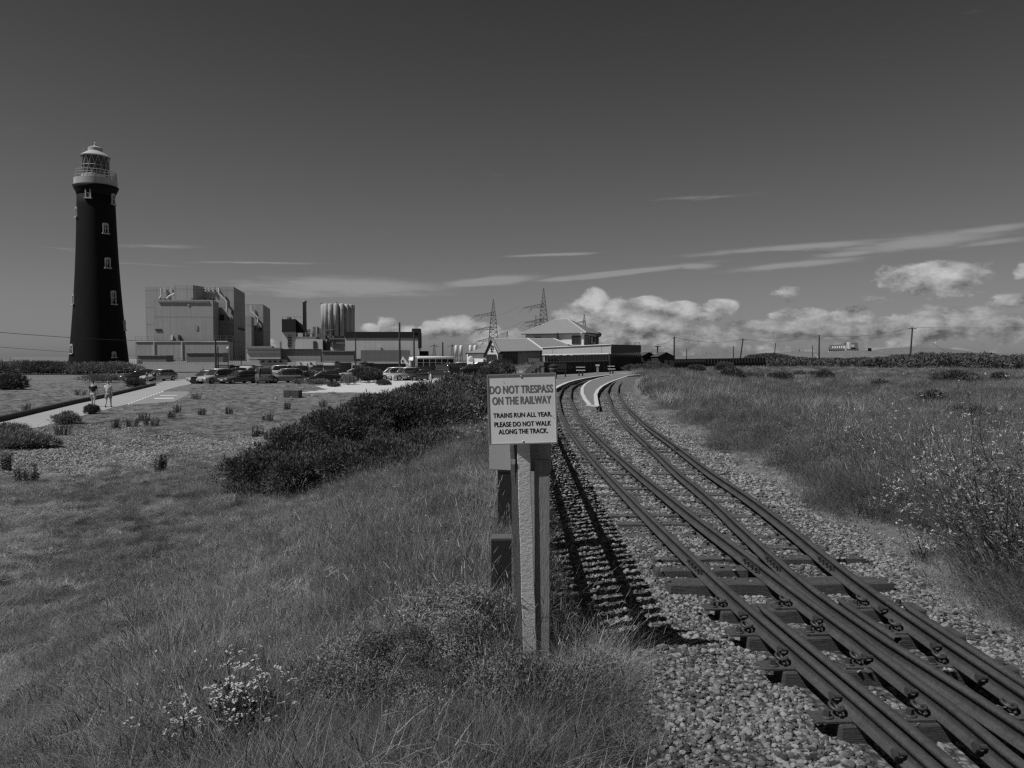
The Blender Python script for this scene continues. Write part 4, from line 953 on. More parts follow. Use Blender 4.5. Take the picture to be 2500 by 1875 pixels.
# gabled entrance
dG = 100.0; gl, gr = 1185.5, 1215; ga = (1201, 829.5)
def gp(x, y, e=0): return P3(x, y, dG + 2.2 * (gr - x) / (gr - gl) + e)
o = MB().add([gp(gl + 2, 868), gp(gr, 864.5), gp(gr, 910), gp(gl + 2, 910), gp(ga[0], 833), gp(gl + 2, 868, .3), gp(gr, 864.5, .3), gp(gr, 910, .3), gp(gl + 2, 910, .3), gp(ga[0], 833, .3)], [(0, 3, 2, 1, 4), (5, 9, 6, 7, 8), (0, 4, 9, 5), (4, 1, 6, 9), (1, 2, 7, 6), (3, 0, 5, 8)]).build('gable_wall', whp, ST)
wl = MB()
for k in range(6):
    yy = 845 + k * 4; hw2 = (yy - 833) * .42; wl.tube([gp(1201 - hw2, yy, -.02), gp(1201 + hw2, yy, -.02)], .015, 4)
wl.build('board_joint', GM('board shadow gap', .3), o)
bg_ = MB()
for (a, b) in ((gp(1182, 871, -.12), gp(1202, 825.5, -.12)), (gp(1220, 862, -.12), gp(1200, 825.5, -.12))): bg_.tube([a, b], [.20, .20], 4)
bg_.build('barge_board', gut, ST)
MB().add([gp(1182, 871, -.15), gp(1201, 827, -.15), P3(1201, 827, dG + 8), P3(1185, 868, dG + 8)], [(0, 1, 2, 3)]).build('gable_roof', rfm, ST, fix=False)
MB().add([gp(1220, 862, -.15), gp(1201, 827, -.15), P3(1205, 827, dG + 8), P3(1222, 860, dG + 3)], [(0, 3, 2, 1)]).build('gable_roof', rfm, ST, fix=False)
# the crest on the gable: an upright figure between two curls above a short line
em = MB(); X0, Y0 = 1201.0, 849.5
def ep(px, py): return gp(px, py, -.06)
em.tube([ep(1201, 842), ep(1201, 857)], .07, 4); em.tube([ep(1198, 845), ep(1204, 853)], .06, 4); em.tube([ep(1204, 845), ep(1198, 853)], .06, 4)
for s_ in (-1, 1): em.tube([ep(1201 + s_ * 2, 843), ep(1201 + s_ * 4.2, 846), ep(1201 + s_ * 4.4, 850), ep(1201 + s_ * 2.2, 855)], .05, 4)
em.tube([ep(1198, 858.4), ep(1204, 858.4)], .05, 4); em.build('crest', gut, o)
win(gp(gl + 4, 870), gp(gr - 2, 870), .02, .98, 867, 896, dG + 1, ST, 5)
MB().slab(P2(1216, dG + .4), P2(1225, dG + 1.5), -1.5, zpx(864, dG), .2).build('porch_wall', walg, ST)
# white wing on the left
dW = 104.0
MB().prism([P2(1140, dW + 3), P2(1190, dW - 1), P2(1196, dW + 6), P2(1146, dW + 9)], -1.8, zpx(862, dW)).build('white_wing', wal, ST)
MB().add([P3(1137.5, 862.5, dW + 2.7), P3(1187, 862, dW - 1.4), P3(1196, 841, dW + 3), P3(1190, 846, dW + 4)], [(0, 1, 2, 3)]).build('wing_roof', rfm, ST, fix=False)
g_ = MB(); g_.tube([P3(1137, 863, dW + 2.6), P3(1187, 862.6, dW - 1.5)], .09, 5); g_.build('gutter', gut, ST)
boxpx(1180, 1186, 877, 890, dW - 1.0, .2, glass, ST, 'window'); boxpx(1161, 1170, 884, 892, dW - 1.6, 1, litm, ST, 'air_unit'); boxpx(1149, 1156, 888, 893, dW + .8, 1.6, steel, ST, 'meter_box'); boxpx(1140.5, 1147, 891, 896, dW + 1.6, 1.6, steel, ST, 'meter_box')
o = MB().lathe([(.38, 0), (.42, .15), (.3, .3), (.05, .32)], n=16).build('satellite_dish', whp, ST); o.rotation_euler = (R(80), 0, R(20)); o.location = P3(1149, 877, dW + 1.6)
# long flat roofed restaurant
dF = 97.0
FB = bldg('platform_cafe', 'long flat roofed building with pale fascia and a dark right end, behind the platform', 'building')
fa, fb_, fc = P2(1325, dF + 2), P2(1492, dF - 5), P2(1564, dF + 6)
MB().prism([fa, fb_, fc, (fa[0] + 6, fa[1] + 22)], zpx(866, dF), [zpx(849, dF + 2), zpx(841, dF - 5), zpx(843.5, dF + 6), zpx(846, dF + 14)]).build('roof', rfw, FB)
f1 = MB().slab(fa, fb_, zpx(866, dF), zpx(849, dF), .14); o = MB().add([P3(1324, 867.5, dF + 1.8), P3(1491.5, 864, dF - 5.2), P3(1491.5, 841.5, dF - 5.2), P3(1324, 849.5, dF + 1.8)], [(0, 1, 2, 3)]).build('fascia', GM('grey fascia', .36, .06, 1, .7), FB, fix=False)
o = MB().add([P3(1492.5, 864, dF - 5.2), P3(1565, 859.5, dF + 5.9), P3(1565, 842.5, dF + 5.9), P3(1492.5, 841, dF - 5.2)], [(0, 1, 2, 3)]).build('dark_end_fascia', GM('dark fascia', .075, .1, 1, .7), FB, fix=False)
j_ = MB()
for k in range(1, 7): t = k / 7; q = 1325 + t * 167; dd = dF + 1.7 - 7 * t - .04; j_.tube([P3(q, 866 - 2 * t, dd), P3(q, 850 - 8 * t, dd)], .02, 4)
j_.tube([P3(1324, 849, dF + 1.7), P3(1492, 841, dF - 5.3)], .07, 4); j_.tube([P3(1324, 867, dF + 1.6), P3(1492, 864, dF - 5.4)], .10, 4); j_.build('trim', rfw, FB)
MB().prism([(P2(1330, dF + 2.5)), P2(1488, dF - 3.5), P2(1556, dF + 7), (fa[0] + 6, fa[1] + 20)], -1.5, zpx(866, dF)).build('glazed_wall', glass, FB)
f = MB()
for k in range(22): t = k / 21; q = 1330 + t * 158; dd = dF + 2.4 - 6 * t; f.tube([P3(q, 867, dd), P3(q, 900, dd)], .05, 4)
f.build('window_frame', walg, FB)
f = MB()
for k in range(9): q = 1344 + k * 17; f.box((P2(q, dF - 1)[0], dF - 1.2, zpx(867.5, dF)), (.35, .9, .08))
f.build('canopy_bracket', litm, FB)
f = MB(); f.tube([P3(1551, 843, dF + 4), P3(1551, 836, dF + 4)], .03, 4); f.tube([P3(1560, 843, dF + 5), P3(1560, 836, dF + 5)], .03, 4); f.tube([P3(1549, 837, dF + 4), P3(1562, 837, dF + 5)], .03, 4); f.build('roof_rail', fr_d, FB)
# dark boundary fence of the platform
dk = GM('dark stained boards', .028, .3, 5, .8, stretch=(6, 6, .7)); dk2 = GM('dark lattice boards', .05, .4, 6, .8, stretch=(6, 6, .7))
def board_fence(p, q, pyt, pyb, label, gap=True, n=20, cap=None, m=dk):
    a, b = Vector(P2(*p)), Vector(P2(*q)); T = thing('board_fence', label, 'fence'); zt0, zt1 = zpx(pyt[0], p[1]), zpx(pyt[1], q[1]); zb0, zb1 = zpx(pyb[0], p[1]) - .2, zpx(pyb[1], q[1]) - .2
    nn = MB(); t = (b - a).normalized(); nr = Vector((t.y, -t.x)) * .03
    nn.prism([tuple(a - nr), tuple(b - nr), tuple(b + nr), tuple(a + nr)], [zb0, zb1, zb1, zb0], [zt0, zt1, zt1, zt0]); nn.build('panel', m, T)
    ps = MB()
    for k in range(n + 1):
        c = a.lerp(b, k / n); z1 = zt0 + (zt1 - zt0) * k / n + .06; c = c + nr * 2.5; ps.prism([(c.x - .06, c.y - .05), (c.x + .06, c.y - .05), (c.x + .06, c.y + .05), (c.x - .06, c.y + .05)], zb0, z1)
    ps.build('posts', dk2, T)
    if cap: MB().prism([tuple(a - nr * 4), tuple(b - nr * 4), tuple(b + nr * 5), tuple(a + nr * 5)], [zt0, zt1, zt1, zt0], [zt0 + .07, zt1 + .07, zt1 + .07, zt0 + .07]).build('cap_rail', cap, T)
    return T
T = board_fence((1284, 66), (1484, 72), (887, 882), (924, 914), 'dark waist high fence with a capping rail along the main platform', n=16, cap=GM('fence cap', .13, .2, 4, .7))
bx = MB(); r = random.Random(4)
for k in range(70):
    t = r.random(); x = 1290 + t * 190; d = 66 + 6 * t - .13; y = 890 + r.random() * 20 - 6 * t; s_ = r.choice((-1, 1)); w = r.uniform(2, 6)
    q0, q1 = P3(x, y, d), P3(x + w * (r.random() < .4), y + (w if r.random() < .6 else 0) + 1, d); bx.tube([q0, q1], .035, 4)
bx.build('bracing', GM('grey bracing', .16, .3, 5, .8), T)
T = board_fence((1486, 76), (1563, 88), (864, 867), (908, 902), 'tall dark slatted fence at the right end of the cafe', n=15)
# platform furniture
def pbench(px, pyt, pyb, w, label):
    d = W_(px, pyb, .15).y; T = thing('platform_bench', label, 'bench', (P2(px, d)[0], d, .15), 0, 'pale topped benches on the platform'); h = (pyb - pyt) * d / F; W2 = w * d / F
    MB().box((0, 0, h - .03), (W2, .3, .06)).build('seat', whp, T); MB().box((0, .25, h + .2), (W2, .05, .05)).build('back_rail', whp, T)
    for s_ in (-1, 1): MB().box((s_ * W2 * .2, 0, h / 2 - .02), (.09, .25, h - .06)).build('leg', fr_d, T)
pbench(1418, 903, 918, 22, 'pale bench on the platform, nearer of the two'); pbench(1493, 900, 912.5, 17, 'pale bench on the platform beside the tall fence')
d = W_(1459, 914, .15).y; T = thing('platform_post', 'short post with a pale cap between the two benches', 'post', (P2(1459, d)[0], d, .15)); MB().box((0, 0, .35), (.14, .14, .7)).build('shaft', walg, T); MB().box((0, 0, .73), (.28, .2, .12)).build('cap', whp, T)
d = W_(1352, 924, .15).y; T = thing('litter_bin', 'dark litter bin on the platform just right of the sign', 'bin', (P2(1351, d)[0], d, .15)); MB().lathe([(.22, 0), (.26, .75), (.30, .78), (.30, .86), (.12, .95)], n=16).build('body', dk, T); MB().lathe([(.27, .60), (.275, .68)], n=16).build('band', steel, T)
T = thing('garden_bench', 'dark wooden seat on the platform beside the litter bin', 'bench', (P2(1366, 55)[0], 55, .15)); MB().box((0, 0, .42), (1.0, .45, .06)).build('seat', dk, T); MB().box((0, .25, .75), (1.0, .05, .4)).build('backrest', dk, T)
for s_ in (-1, 1): MB().box((s_ * .42, 0, .2), (.07, .4, .38)).build('leg', dk, T)
# huts to the right
def hut(px0, px1, d, pye, pyr, label, lap=True, depth=5):
    T = thing('wooden_hut', label, 'hut', (P2((px0 + px1) / 2, d)[0], d, 0)); w = (px1 - px0) / 2 * d / F; ze, zr_ = zpx(pye, d), zpx(pyr, d)
    MB().prism([(-w * .9, 0), (w * .9, 0), (w * .9, depth), (-w * .9, depth)], -2, ze).build('wall', dk, T)
    MB().add([(-w * .9, 0, ze), (w * .9, 0, ze), (0, 0, zr_), (-w * .9, .1, ze), (w * .9, .1, ze), (0, .1, zr_)], [(0, 1, 2), (5, 4, 3)]).build('gable', dk, T)
    MB().add([(-w, -.3, ze - .1), (0, -.3, zr_ + .1), (0, depth + .3, zr_ + .1), (-w, depth + .3, ze - .1), (w, -.3, ze - .1), (w, depth + .3, ze - .1)], [(0, 1, 2, 3), (1, 4, 5, 2)]).build('roof', GM('felt roof', .06, .2, 3, .9), T, fix=False)
    MB().box((0, -.05, (ze - 2) / 2 + .6), (w * .4, .1, 1.4)).build('door', drk, T)
hut(1566, 1602, 110, 868, 861, 'dark wooden hut right behind the tall fence'); hut(1604, 1648, 104, 869, 861.5, 'dark wooden hut with a pitched roof, standing clear of the fence'); 
T = board_fence((1640, 118), (1868, 128), (877, 873.5), (894, 888), 'long low black fence in the distance, right of the huts', n=30)
T = board_fence((1560, 105), (1720, 120), (883, 880), (900, 894), 'low dark paling below the two huts', n=40)
# white house on the skyline mound
HS = bldg('white_house', 'white house with a dark roof and a row of dormers on the skyline', 'house'); dH = 330
def PH(px, py, dd=0): return P3(px, py, dH + dd)
MB().prism([P2(2022, dH + 6), P2(2062, dH), P2(2062, dH + 8), P2(2022, dH + 12)], 2, zpx(853, dH)).build('long_wall', whp, HS)
MB().add([PH(2021, 853, 5.6), PH(2062, 853, -.4), PH(2062, 841, 5), PH(2026, 842, 9)], [(0, 1, 2, 3)]).build('long_roof', GM('dark tile roof', .07, .2, .5), HS, fix=False)
for k in range(6):
    q = 2031 + k * 5.4; dd = 6 * (2062 - q) / 40; MB().prism([P2(q, dH + dd + .8), P2(q + 3.2, dH + dd + .4), P2(q + 3.2, dH + dd + 4), P2(q, dH + dd + 4)], zpx(850, dH), zpx(845 - k * .2, dH)).build('dormer', whp, HS)
for k in range(7): boxpx(2024 + k * 5.5, 2026.4 + k * 5.5, 854.5, 857.5, dH + 5.4 - k * .82, .3, glass, HS, 'window')
MB().add([PH(2062, 856), PH(2077, 856), PH(2077, 853), PH(2068, 837), PH(2060, 853)], [(0, 1, 2, 3, 4)]).build('gable_wall', whp, HS, fix=False)
MB().prism([P2(2060, dH + .3), P2(2096, dH + .3), P2(2096, dH + 9), P2(2060, dH + 9)], 2, zpx(852, dH)).build('main_wall', whp, HS)
MB().add([PH(2066, 852, -.4), PH(2096, 852, -.4), PH(2094, 836, 5), PH(2060, 837, 5)], [(0, 1, 2, 3)]).build('main_roof', GM('dark tile roof', .07), HS, fix=False)
boxpx(2071, 2076, 835, 852, dH - .5, 2, whp, HS, 'chimney'); boxpx(2078, 2085, 841, 848, dH - .5, 3, whp, HS, 'dormer')
T = bldg('hut', 'small dark hut on the skyline right of the white house', 'hut'); block(2118, 2126, 500, 850, 2127, 504, m=drk, parent=T, z0=1); MB().add([P3(2117, 850, 499.5), P3(2127, 850, 499.5), P3(2126, 848.6, 502), P3(2118, 848.6, 502)], [(0, 1, 2, 3)]).build('roof', steel, T, fix=False)
# other small buildings around the car park
T = bldg('cottage', 'small white gabled cottage with a long dark roof left of the bus', 'house'); dC = 150
MB().add([P3(974, 890, dC), P3(1000, 890, dC), P3(983, 869.5, dC)] , [(0, 1, 2)]).build('gable', whp, T, fix=False); MB().prism([P2(975, dC + .1), P2(1000, dC + .1), P2(1062, dC + 9), P2(1036, dC + 9)], -1.5, zpx(889, dC)).build('wall', wal, T)
MB().add([P3(1001, 890.5, dC - .3), P3(983, 868.5, dC - .3), P3(1058, 868, dC + 9), P3(1066, 888, dC + 9)], [(0, 1, 2, 3)]).build('roof', rfm, T, fix=False)
boxpx(981, 985, 879, 884, dC - .1, .1, glass, T, 'window')
T = bldg('site_cabin', 'white site cabin behind the parked cars', 'cabin'); block(724, 771, 205, 883, 772, 208, m=whp, parent=T, z0=zpx(896, 205)); boxpx(731, 735, 885, 887, 204.8, .2, glass, T, 'window'); boxpx(744, 749, 885, 895, 204.8, .2, wal, T, 'door'); boxpx(757, 761, 885, 890, 204.8, .2, glass, T, 'window'); MB().prism([P2(726, 205.4), P2(770, 205.4), P2(770, 207.4), P2(726, 207.4)], -1.8, zpx(896, 205)).build('base', drk, T)
T = bldg('site_cabin', 'long low cabin with a dark flat roof and small windows', 'cabin'); block(634, 700, 215, 879, 702, 220, m=cl4, parent=T); block(628, 701, 214.5, 876.8, 703, 221, m=drk, parent=T, z0=zpx(879, 214.5), name='roof')
for q in (638, 655, 668, 682): boxpx(q, q + 7, 881, 885, 214.8, .2, glass, T, 'window')
# utility poles and wires
pm_ = GM('pole timber', .045, .25, 2, .9); POLE = {}
def pole(px, pt, d, label, lean=0, arm=0, r=.14, lamp=False, pbx=None):
    x = P2(px, d)[0]; z0 = zf(x, d); zt_ = zpx(pt, d); T = thing('utility_pole', label, 'pole', (x, d, z0), 0, 'utility poles'); h = zt_ - z0
    MB().tube([(0, 0, -.5), (lean, 0, h)], [r * 1.2, r * .8], 10).build('shaft', pm_, T)
    if arm:
        MB().box((lean, -.1, h - .35), (arm, .1, .12)).build('cross_arm', pm_, T)
        for s_ in (-1, 0, 1): MB().lathe([(.05, h - .3), (.07, h - .15), (.03, h - .05)], (lean + s_ * arm * .42, -.1), 8).build('insulator', litm, T)
    if lamp: MB().lathe([(.05, h), (.22, h + .12), (.24, h + .3), (.12, h + .5)], n=12).build('lamp_globe', whp, T, True)
    POLE[label] = Vector((x + lean, d, zt_ - .1)); return T
pole(527, 830, 112, 'dark pole at the left end of the parked cars, left one of the close pair'); pole(532.5, 846, 116, 'shorter dark pole of the close pair at the left of the car park', r=.11)
pole(976, 787, 112, 'tallest dark pole, left of the bus', r=.15); pole(868.5, 817, 118, 'slim dark pole in front of the left corner of the turbine hall', r=.10); pole(1011, 809, 108, 'slim pole standing in front of the bus', r=.12)
pole(1081, 835, 190, 'pole behind the roof of the bus', r=.2); pole(557, 854, 130, 'grey lamp pole with a white globe beside the big reactor block', r=.07, lamp=True); pole(589, 870, 160, 'short lamp pole with an angled arm by the dark shed', r=.08)
pole(1645.5, 822, 125, 'pole right of the pitched roof hut', r=.13); pole(1605, 840, 120, 'pole with a transformer just behind the huts', arm=1.0, r=.13); pole(1676, 852, 220, 'thin distant pole between the huts and the long black fence', r=.13)
pole(1804, 826, 180, 'leaning pole with a crossarm above the long black fence', lean=.9, arm=1.5, r=.16); pole(1790, 844, 230, 'thin pole left of the leaning pole', r=.15); pole(1889, 837, 260, 'thin pole midway between the leaning pole and the white house', lean=.5, r=.15)
pole(1999, 818, 170, 'straight pole just left of the white house', r=.16); pole(1983, 843, 300, 'small thin pole behind the straight pole', r=.15); pole(2220, 798, 160, 'tallest field pole with a crossarm, right of the white house', lean=.5, arm=1.6, r=.17)
pole(1590, 858, 150, 'short pole behind the dark huts', r=.1); pole(1951, 853, 420, 'tiny pole left of the small thin pole', r=.2)
def wire(a, b, sag, label, r=.02):
    P = []; a, b = Vector(a), Vector(b)
    for k in range(21): t = k / 20; p = a.lerp(b, t); p.z -= sag * 4 * t * (1 - t); P.append(p)
    tag(MB().tube(P, r, 4, False).build('power_line', GM('cable', .03), None), label, 'cable', 'overhead cables')
pl_ = POLE
wire(pl_['dark pole at the left end of the parked cars, left one of the close pair'], P3(-200, 793, 60), .5, 'overhead cable crossing in front of the lighthouse', .022)
wire(P3(-200, 832, 95), P3(400, 872, 330), .3, 'lower overhead cable at the far left edge', .03)
wire(pl_['pole right of the pitched roof hut'], pl_['leaning pole with a crossarm above the long black fence'], .8, 'cable between the hut pole and the leaning pole', .025)
wire(pl_['leaning pole with a crossarm above the long black fence'], pl_['straight pole just left of the white house'], .9, 'cable between the leaning pole and the straight pole', .025)
wire(pl_['straight pole just left of the white house'], pl_['tallest field pole with a crossarm, right of the white house'], .9, 'cable between the straight pole and the tallest field pole', .025)
wire(pl_['tallest field pole with a crossarm, right of the white house'], P3(2750, 793, 130), .3, 'cable leaving the picture at the right edge', .022)
wire(pl_['pole with a transformer just behind the huts'], pl_['pole right of the pitched roof hut'], .3, 'short cable between the two hut poles', .025)
for (ax, ay, bx_, by_, d, l) in ((1270, 746, 1205, 772, 590, 'power cable between the two big pylons, upper'), (1278, 784, 1215, 806, 590, 'power cable between the two big pylons, lower')):
    wire(P3(ax, ay, d), P3(bx_, by_, d), 1.2, l, .05)

# ================================================================== VEHICLES
tyre = GM('tyre rubber', .02, .1, 5, .9); rimm = GM('alloy rim', .35, .1, 5, .35, metal=.7); chrome = GM('chrome trim', .6, .05, 5, .15, metal=.9); carglass = mat('car glass', .03, .1, 1, .05, spec=.8)
plate_m = GM('number plate', .6); lampm = mat('headlamp lens', .7, .1, 5, .1)
def paint(v, met=.25): return GM('car paint %.3f' % v, v, .03, 2, .25, metal=met, spec=.6)
def loft(st, w_in=None):
    """rings along x; st = (x, half width, z low, z high, roundness)"""
    mb = MB(); o = 0; n = 12
    for (x, w, z0, z1, wt) in st:
        h = z1 - z0
        ring = [(-w * .92, z0), (-w, z0 + h * .12), (-w, z0 + h * .55), (-w * (1 + wt) / 2, z0 + h * .88), (-w * wt * .94, z1 - h * .02), (-w * wt * .5, z1), (w * wt * .5, z1), (w * wt * .94, z1 - h * .02), (w * (1 + wt) / 2, z0 + h * .88), (w, z0 + h * .55), (w, z0 + h * .12), (w * .92, z0)]
        mb.v += [(x, a, b) for a, b in ring]
    N = len(st)
    for i in range(N - 1):
        for k in range(n): mb.f.append((i * n + k, i * n + (k + 1) % n, (i + 1) * n + (k + 1) % n, (i + 1) * n + k))
    mb.f.append(tuple(reversed(range(n)))); mb.f.append(tuple((N - 1) * n + k for k in range(n))); return mb
def car(kind, px, pbase, heading, val, label, d=None, name='parked_car', cat='car', group='parked cars'):
    """heading: degrees, direction the bonnet points (0 = right, 270 = towards the camera)"""
    p = G_(px, pbase) if d is None else GD(px, d)
    T = thing(name, label, cat, p, R(heading), group); pm = paint(val)
    H = {'suv': 1.72, 'hatch': 1.48, 'wagon': 1.5, 'boxy': 1.85, 'coupe': 1.36}[kind]; L = {'suv': 4.6, 'hatch': 4.1, 'wagon': 4.7, 'boxy': 4.7, 'coupe': 4.5}[kind]; w = .90; bl = H * .60; h = L / 2
    hood = bl * (.98 if kind == 'boxy' else .90)
    b = loft([(-h, w * .82, .38, bl * .85, .85), (-h + .08, w * .95, .25, bl * .97, .86), (-h + .6, w, .2, bl, .88), (0, w, .2, bl, .88), (h - 1.5, w, .2, bl * .99, .88), (h - .7, w * .99, .2, hood * .97, .85), (h - .15, w * .93, .24, hood * .88, .8), (h, w * .80, .34, hood * .72, .8)]).build('body', pm, T, True)
    rr = {'suv': (-h + .12, -h + .55, h - 2.05, h - 1.35), 'hatch': (-h + .12, -h + .6, h - 2.0, h - 1.15), 'wagon': (-h + .10, -h + .75, h - 2.3, h - 1.45), 'boxy': (-h + .08, -h + .25, h - 1.95, h - 1.45), 'coupe': (-h + .45, -h + 1.3, h - 2.4, h - 1.4)}[kind]
    g = loft([(rr[0], w * .86, bl - .03, bl + .02, .9), (rr[1], w * .88, bl - .03, H - .05, .80), ((rr[1] + rr[2]) / 2, w * .88, bl - .03, H - .02, .80), (rr[2], w * .87, bl - .03, H - .06, .80), (rr[3], w * .86, bl - .03, bl + .01, .9)]).build('windows', carglass, T, True)
    loft([(rr[1] + .02, w * .70, H - .07, H - .02, .9), (rr[1] + .25, w * .74, H - .08, H + .02, .9), ((rr[1] + rr[2]) / 2, w * .75, H - .07, H + .03, .9), (rr[2] - .05, w * .72, H - .09, H - .01, .9)]).build('roof', pm, T, True)
    class pl:
        def tube(p, r, n): MB().tube(p, r, n).build('roof_pillar', pm, T)
    for s_ in (-1, 1):
        pl.tube([(rr[3], s_ * w * .84, bl), (rr[2], s_ * w * .70, H - .05)], .035, 5); pl.tube([(rr[0], s_ * w * .84, bl), (rr[1], s_ * w * .70, H - .05)], .05, 5); pl.tube([((rr[1] + rr[2]) / 2, s_ * w * .865, bl), ((rr[1] + rr[2]) / 2, s_ * w * .72, H - .04)], .035, 5)
        if kind in ('suv', 'boxy', 'wagon'): pl.tube([(rr[1] + .75, s_ * w * .865, bl), (rr[1] + .6, s_ * w * .72, H - .04)], .06, 5)
    for sx_ in (-1, 1):
        for s_ in (-1, 1):
            wx = (h - .85) if sx_ > 0 else (-h + .85); r = .36 if kind in ('suv', 'boxy') else .32
            t = MB().tube([(wx, s_ * (w - .19), r), (wx, s_ * (w + .015), r)], r, 20).build('wheel', tyre, T); MB().tube([(wx, s_ * (w - .05), r), (wx, s_ * (w + .03), r)], r * .62, 12).build('rim', rimm, t)
    for s_ in (-1, 1):
        MB().box((h - .13, s_ * w * .66, hood * .70), (.16, .34, .15)).build('headlight', lampm, T); MB().box((-h + .03, s_ * w * .76, bl * .80), (.10, .16, .26)).build('tail_light', GM('tail lamp', .10, .1, 3, .2), T)
        MB().box((rr[3] - .25, s_ * (w + .08), bl + .06), (.12, .18, .14)).build('mirror', pm, T)
    gr = MB(); gr.box((h - .01, 0, hood * .55), (.05, w * .95, .16)); gr.box((h - .02, 0, .36), (.06, w * 1.3, .12)); gr.build('grille', fr_d, T)
    MB().box((h + .035, 0, .47), (.02, .52, .11)).build('number_plate', plate_m, T); MB().box((-h - .01, 0, .75), (.03, .52, .11)).build('number_plate', plate_m, T)
    if kind == 'boxy': MB().box((-h + .02, 0, .52), (.08, w * 1.7, .14)).build('bumper', rimm, T)
    return T
CARS = [
 ('hatch', 500, 934, 235, .30, 'silver hatchback at the left end of the row, beside the black box'), ('hatch', 528, 925, 230, .35, 'silver car behind the leftmost hatchback, mostly hidden'),
 ('suv', 528, 936, 243, .42, 'light silver car facing the camera, second in the front row'), ('wagon', 582, 936, 238, .10, 'dark grey estate car in the front row'), ('boxy', 640, 935, 118, .16, 'tall boxy dark car showing its rear, in the middle of the front row'),
 ('suv', 695, 934, 215, .28, 'pale grey off-roader facing left in the front row'), ('coupe', 736, 933, 225, .06, 'low dark car between the pale off-roader and the glossy black one'), ('hatch', 788, 935, 205, .02, 'glossy black car at the right end of the first row'),
 ('coupe', 818, 922, 210, .05, 'dark low car behind the glossy black one'), ('coupe', 858, 922, 200, .40, 'small silver car left of the dark bush'),
 ('suv', 957, 928, 212, .75, 'white off-roader at the left of the second row'), ('suv', 988, 928.5, 222, .36, 'silver car partly hidden behind the white off-roader'), ('hatch', 1020, 929, 222, .07, 'dark grey hatchback in the second row'),
 ('boxy', 1084, 926, 128, .03, 'black off-roader showing its rear in the second row'), ('hatch', 1146, 919, 205, .012, 'shiny black hatchback near the white cottage wing'), ('suv', 1212, 910, 205, .02, 'black car almost hidden by gorse just above the sign'),
 ('coupe', 1010, 912, 200, .03, 'dark car tucked between the second row and the bus'), ('suv', 1060, 912, 20, .04, 'black car parked close in front of the bus'), ('hatch', 955, 914, 190, .45, 'light car behind the white off-roader'),
 ('wagon', 338, 930, 200, .03, 'black car by the foot of the lighthouse'), ('wagon', 388, 930, 245, .42, 'silver car beside the two standing people'),
 ('boxy', 676, 921, 205, .75, 'white van in the back row behind the boxy car'), ('suv', 768, 915, 210, .06, 'dark car in the back row left of the lorry'), ('wagon', 610, 921, 205, .03, 'low black car tucked behind the boxy car'), ('suv', 720, 919, 200, .05, 'dark off-roader behind the pale one'), ('hatch', 800, 914, 20, .08, 'dark hatchback in the back row by the lorry'), ('hatch', 900, 913, 200, .05, 'dark car in front of the pale topped lorry'), ('wagon', 1040, 917, 205, .02, 'black estate car between the second row and the coach'), ('suv', 1110, 913, 200, .025, 'black off-roader behind the second row near the coach end'), ('hatch', 1168, 912, 190, .10, 'grey car half hidden behind the shiny black hatchback'), ('hatch', 570, 922, 215, .04, 'black car behind the dark estate')]
for c in CARS: car(*c)
car('boxy', 1118, 905, 215, .75, 'white minibus at the right end of the bus', name='minibus', cat='minibus')
car('hatch', -12, 950, 250, .04, 'dark car cut off by the left edge of the picture')
def dull(v): return GM('dull paint %.3f' % v, v, .08, 3, .65, spec=.3)
def lorry(px, py0, py1, w, heading, d, top, body, label, box=None):
    p = GD(px, d); T = thing('lorry', label, 'lorry', p, R(heading), 'lorries behind the cars'); h = zpx(py0, d) - p.z; W2 = w * d / F / 2; W2 = min(W2, 1.3); L = box or 6
    c = loft([(L / 2 - 2.1, W2, .6, h * .97, .92), (L / 2 - .5, W2, .6, h * .97, .92), (L / 2 - .1, W2 * .98, .6, h * .9, .9), (L / 2, W2 * .94, .6, h * .55, .9)]).build('cab', dull(body), T, True)
    MB().box((L / 2 + .0, 0, h * .64), (.16, W2 * 1.75, h * .20)).build('windscreen', carglass, T); MB().box((L / 2 - .8, 0, h * .99), (1.2, W2 * 1.9, h * .09)).build('roof_deflector', dull(top), T)
    MB().box((-1.0, 0, h * .52), (L - 2.2, W2 * 1.95, h * .78)).build('load_body', dull(body * .5 if box is None else body), T); MB().box((L / 2 + .06, 0, h * .43), (.1, W2 * 1.5, h * .10)).build('grille', fr_d, T); MB().box((L / 2 + .05, 0, .75), (.16, W2 * 1.9, .3)).build('bumper', dull(top), T)
    for s_ in (-1, 1):
        MB().box((L / 2 + .13, s_ * W2 * .72, .82), (.06, .3, .16)).build('headlight', lampm, T)
        for wx in (L / 2 - 1.2, -L / 2 + 1.2): MB().tube([(wx, s_ * (W2 - .25), .45), (wx, s_ * W2, .45)], .45, 16).build('wheel', tyre, T)
lorry(566, 891, 925, 37, 262, 135, .08, .015, 'black lorry cab with a pale roof line, leftmost lorry'); lorry(619, 891.5, 925, 33, 262, 135, .15, .35, 'pale fronted lorry, second from the left'); lorry(677, 889, 925, 37, 262, 135, .06, .012, 'black lorry, third from the left')
lorry(824, 882.5, 920, 33, 255, 130, .2, .22, 'lorry with a bright roof deflector, above the glossy black car'); lorry(888, 883, 920, 29, 262, 135, .2, .12, 'pale topped lorry left of the long dark trailer'); lorry(932, 885, 920, 58, 200, 133, .14, .04, 'long dark box lorry left of the tall pole', 8)
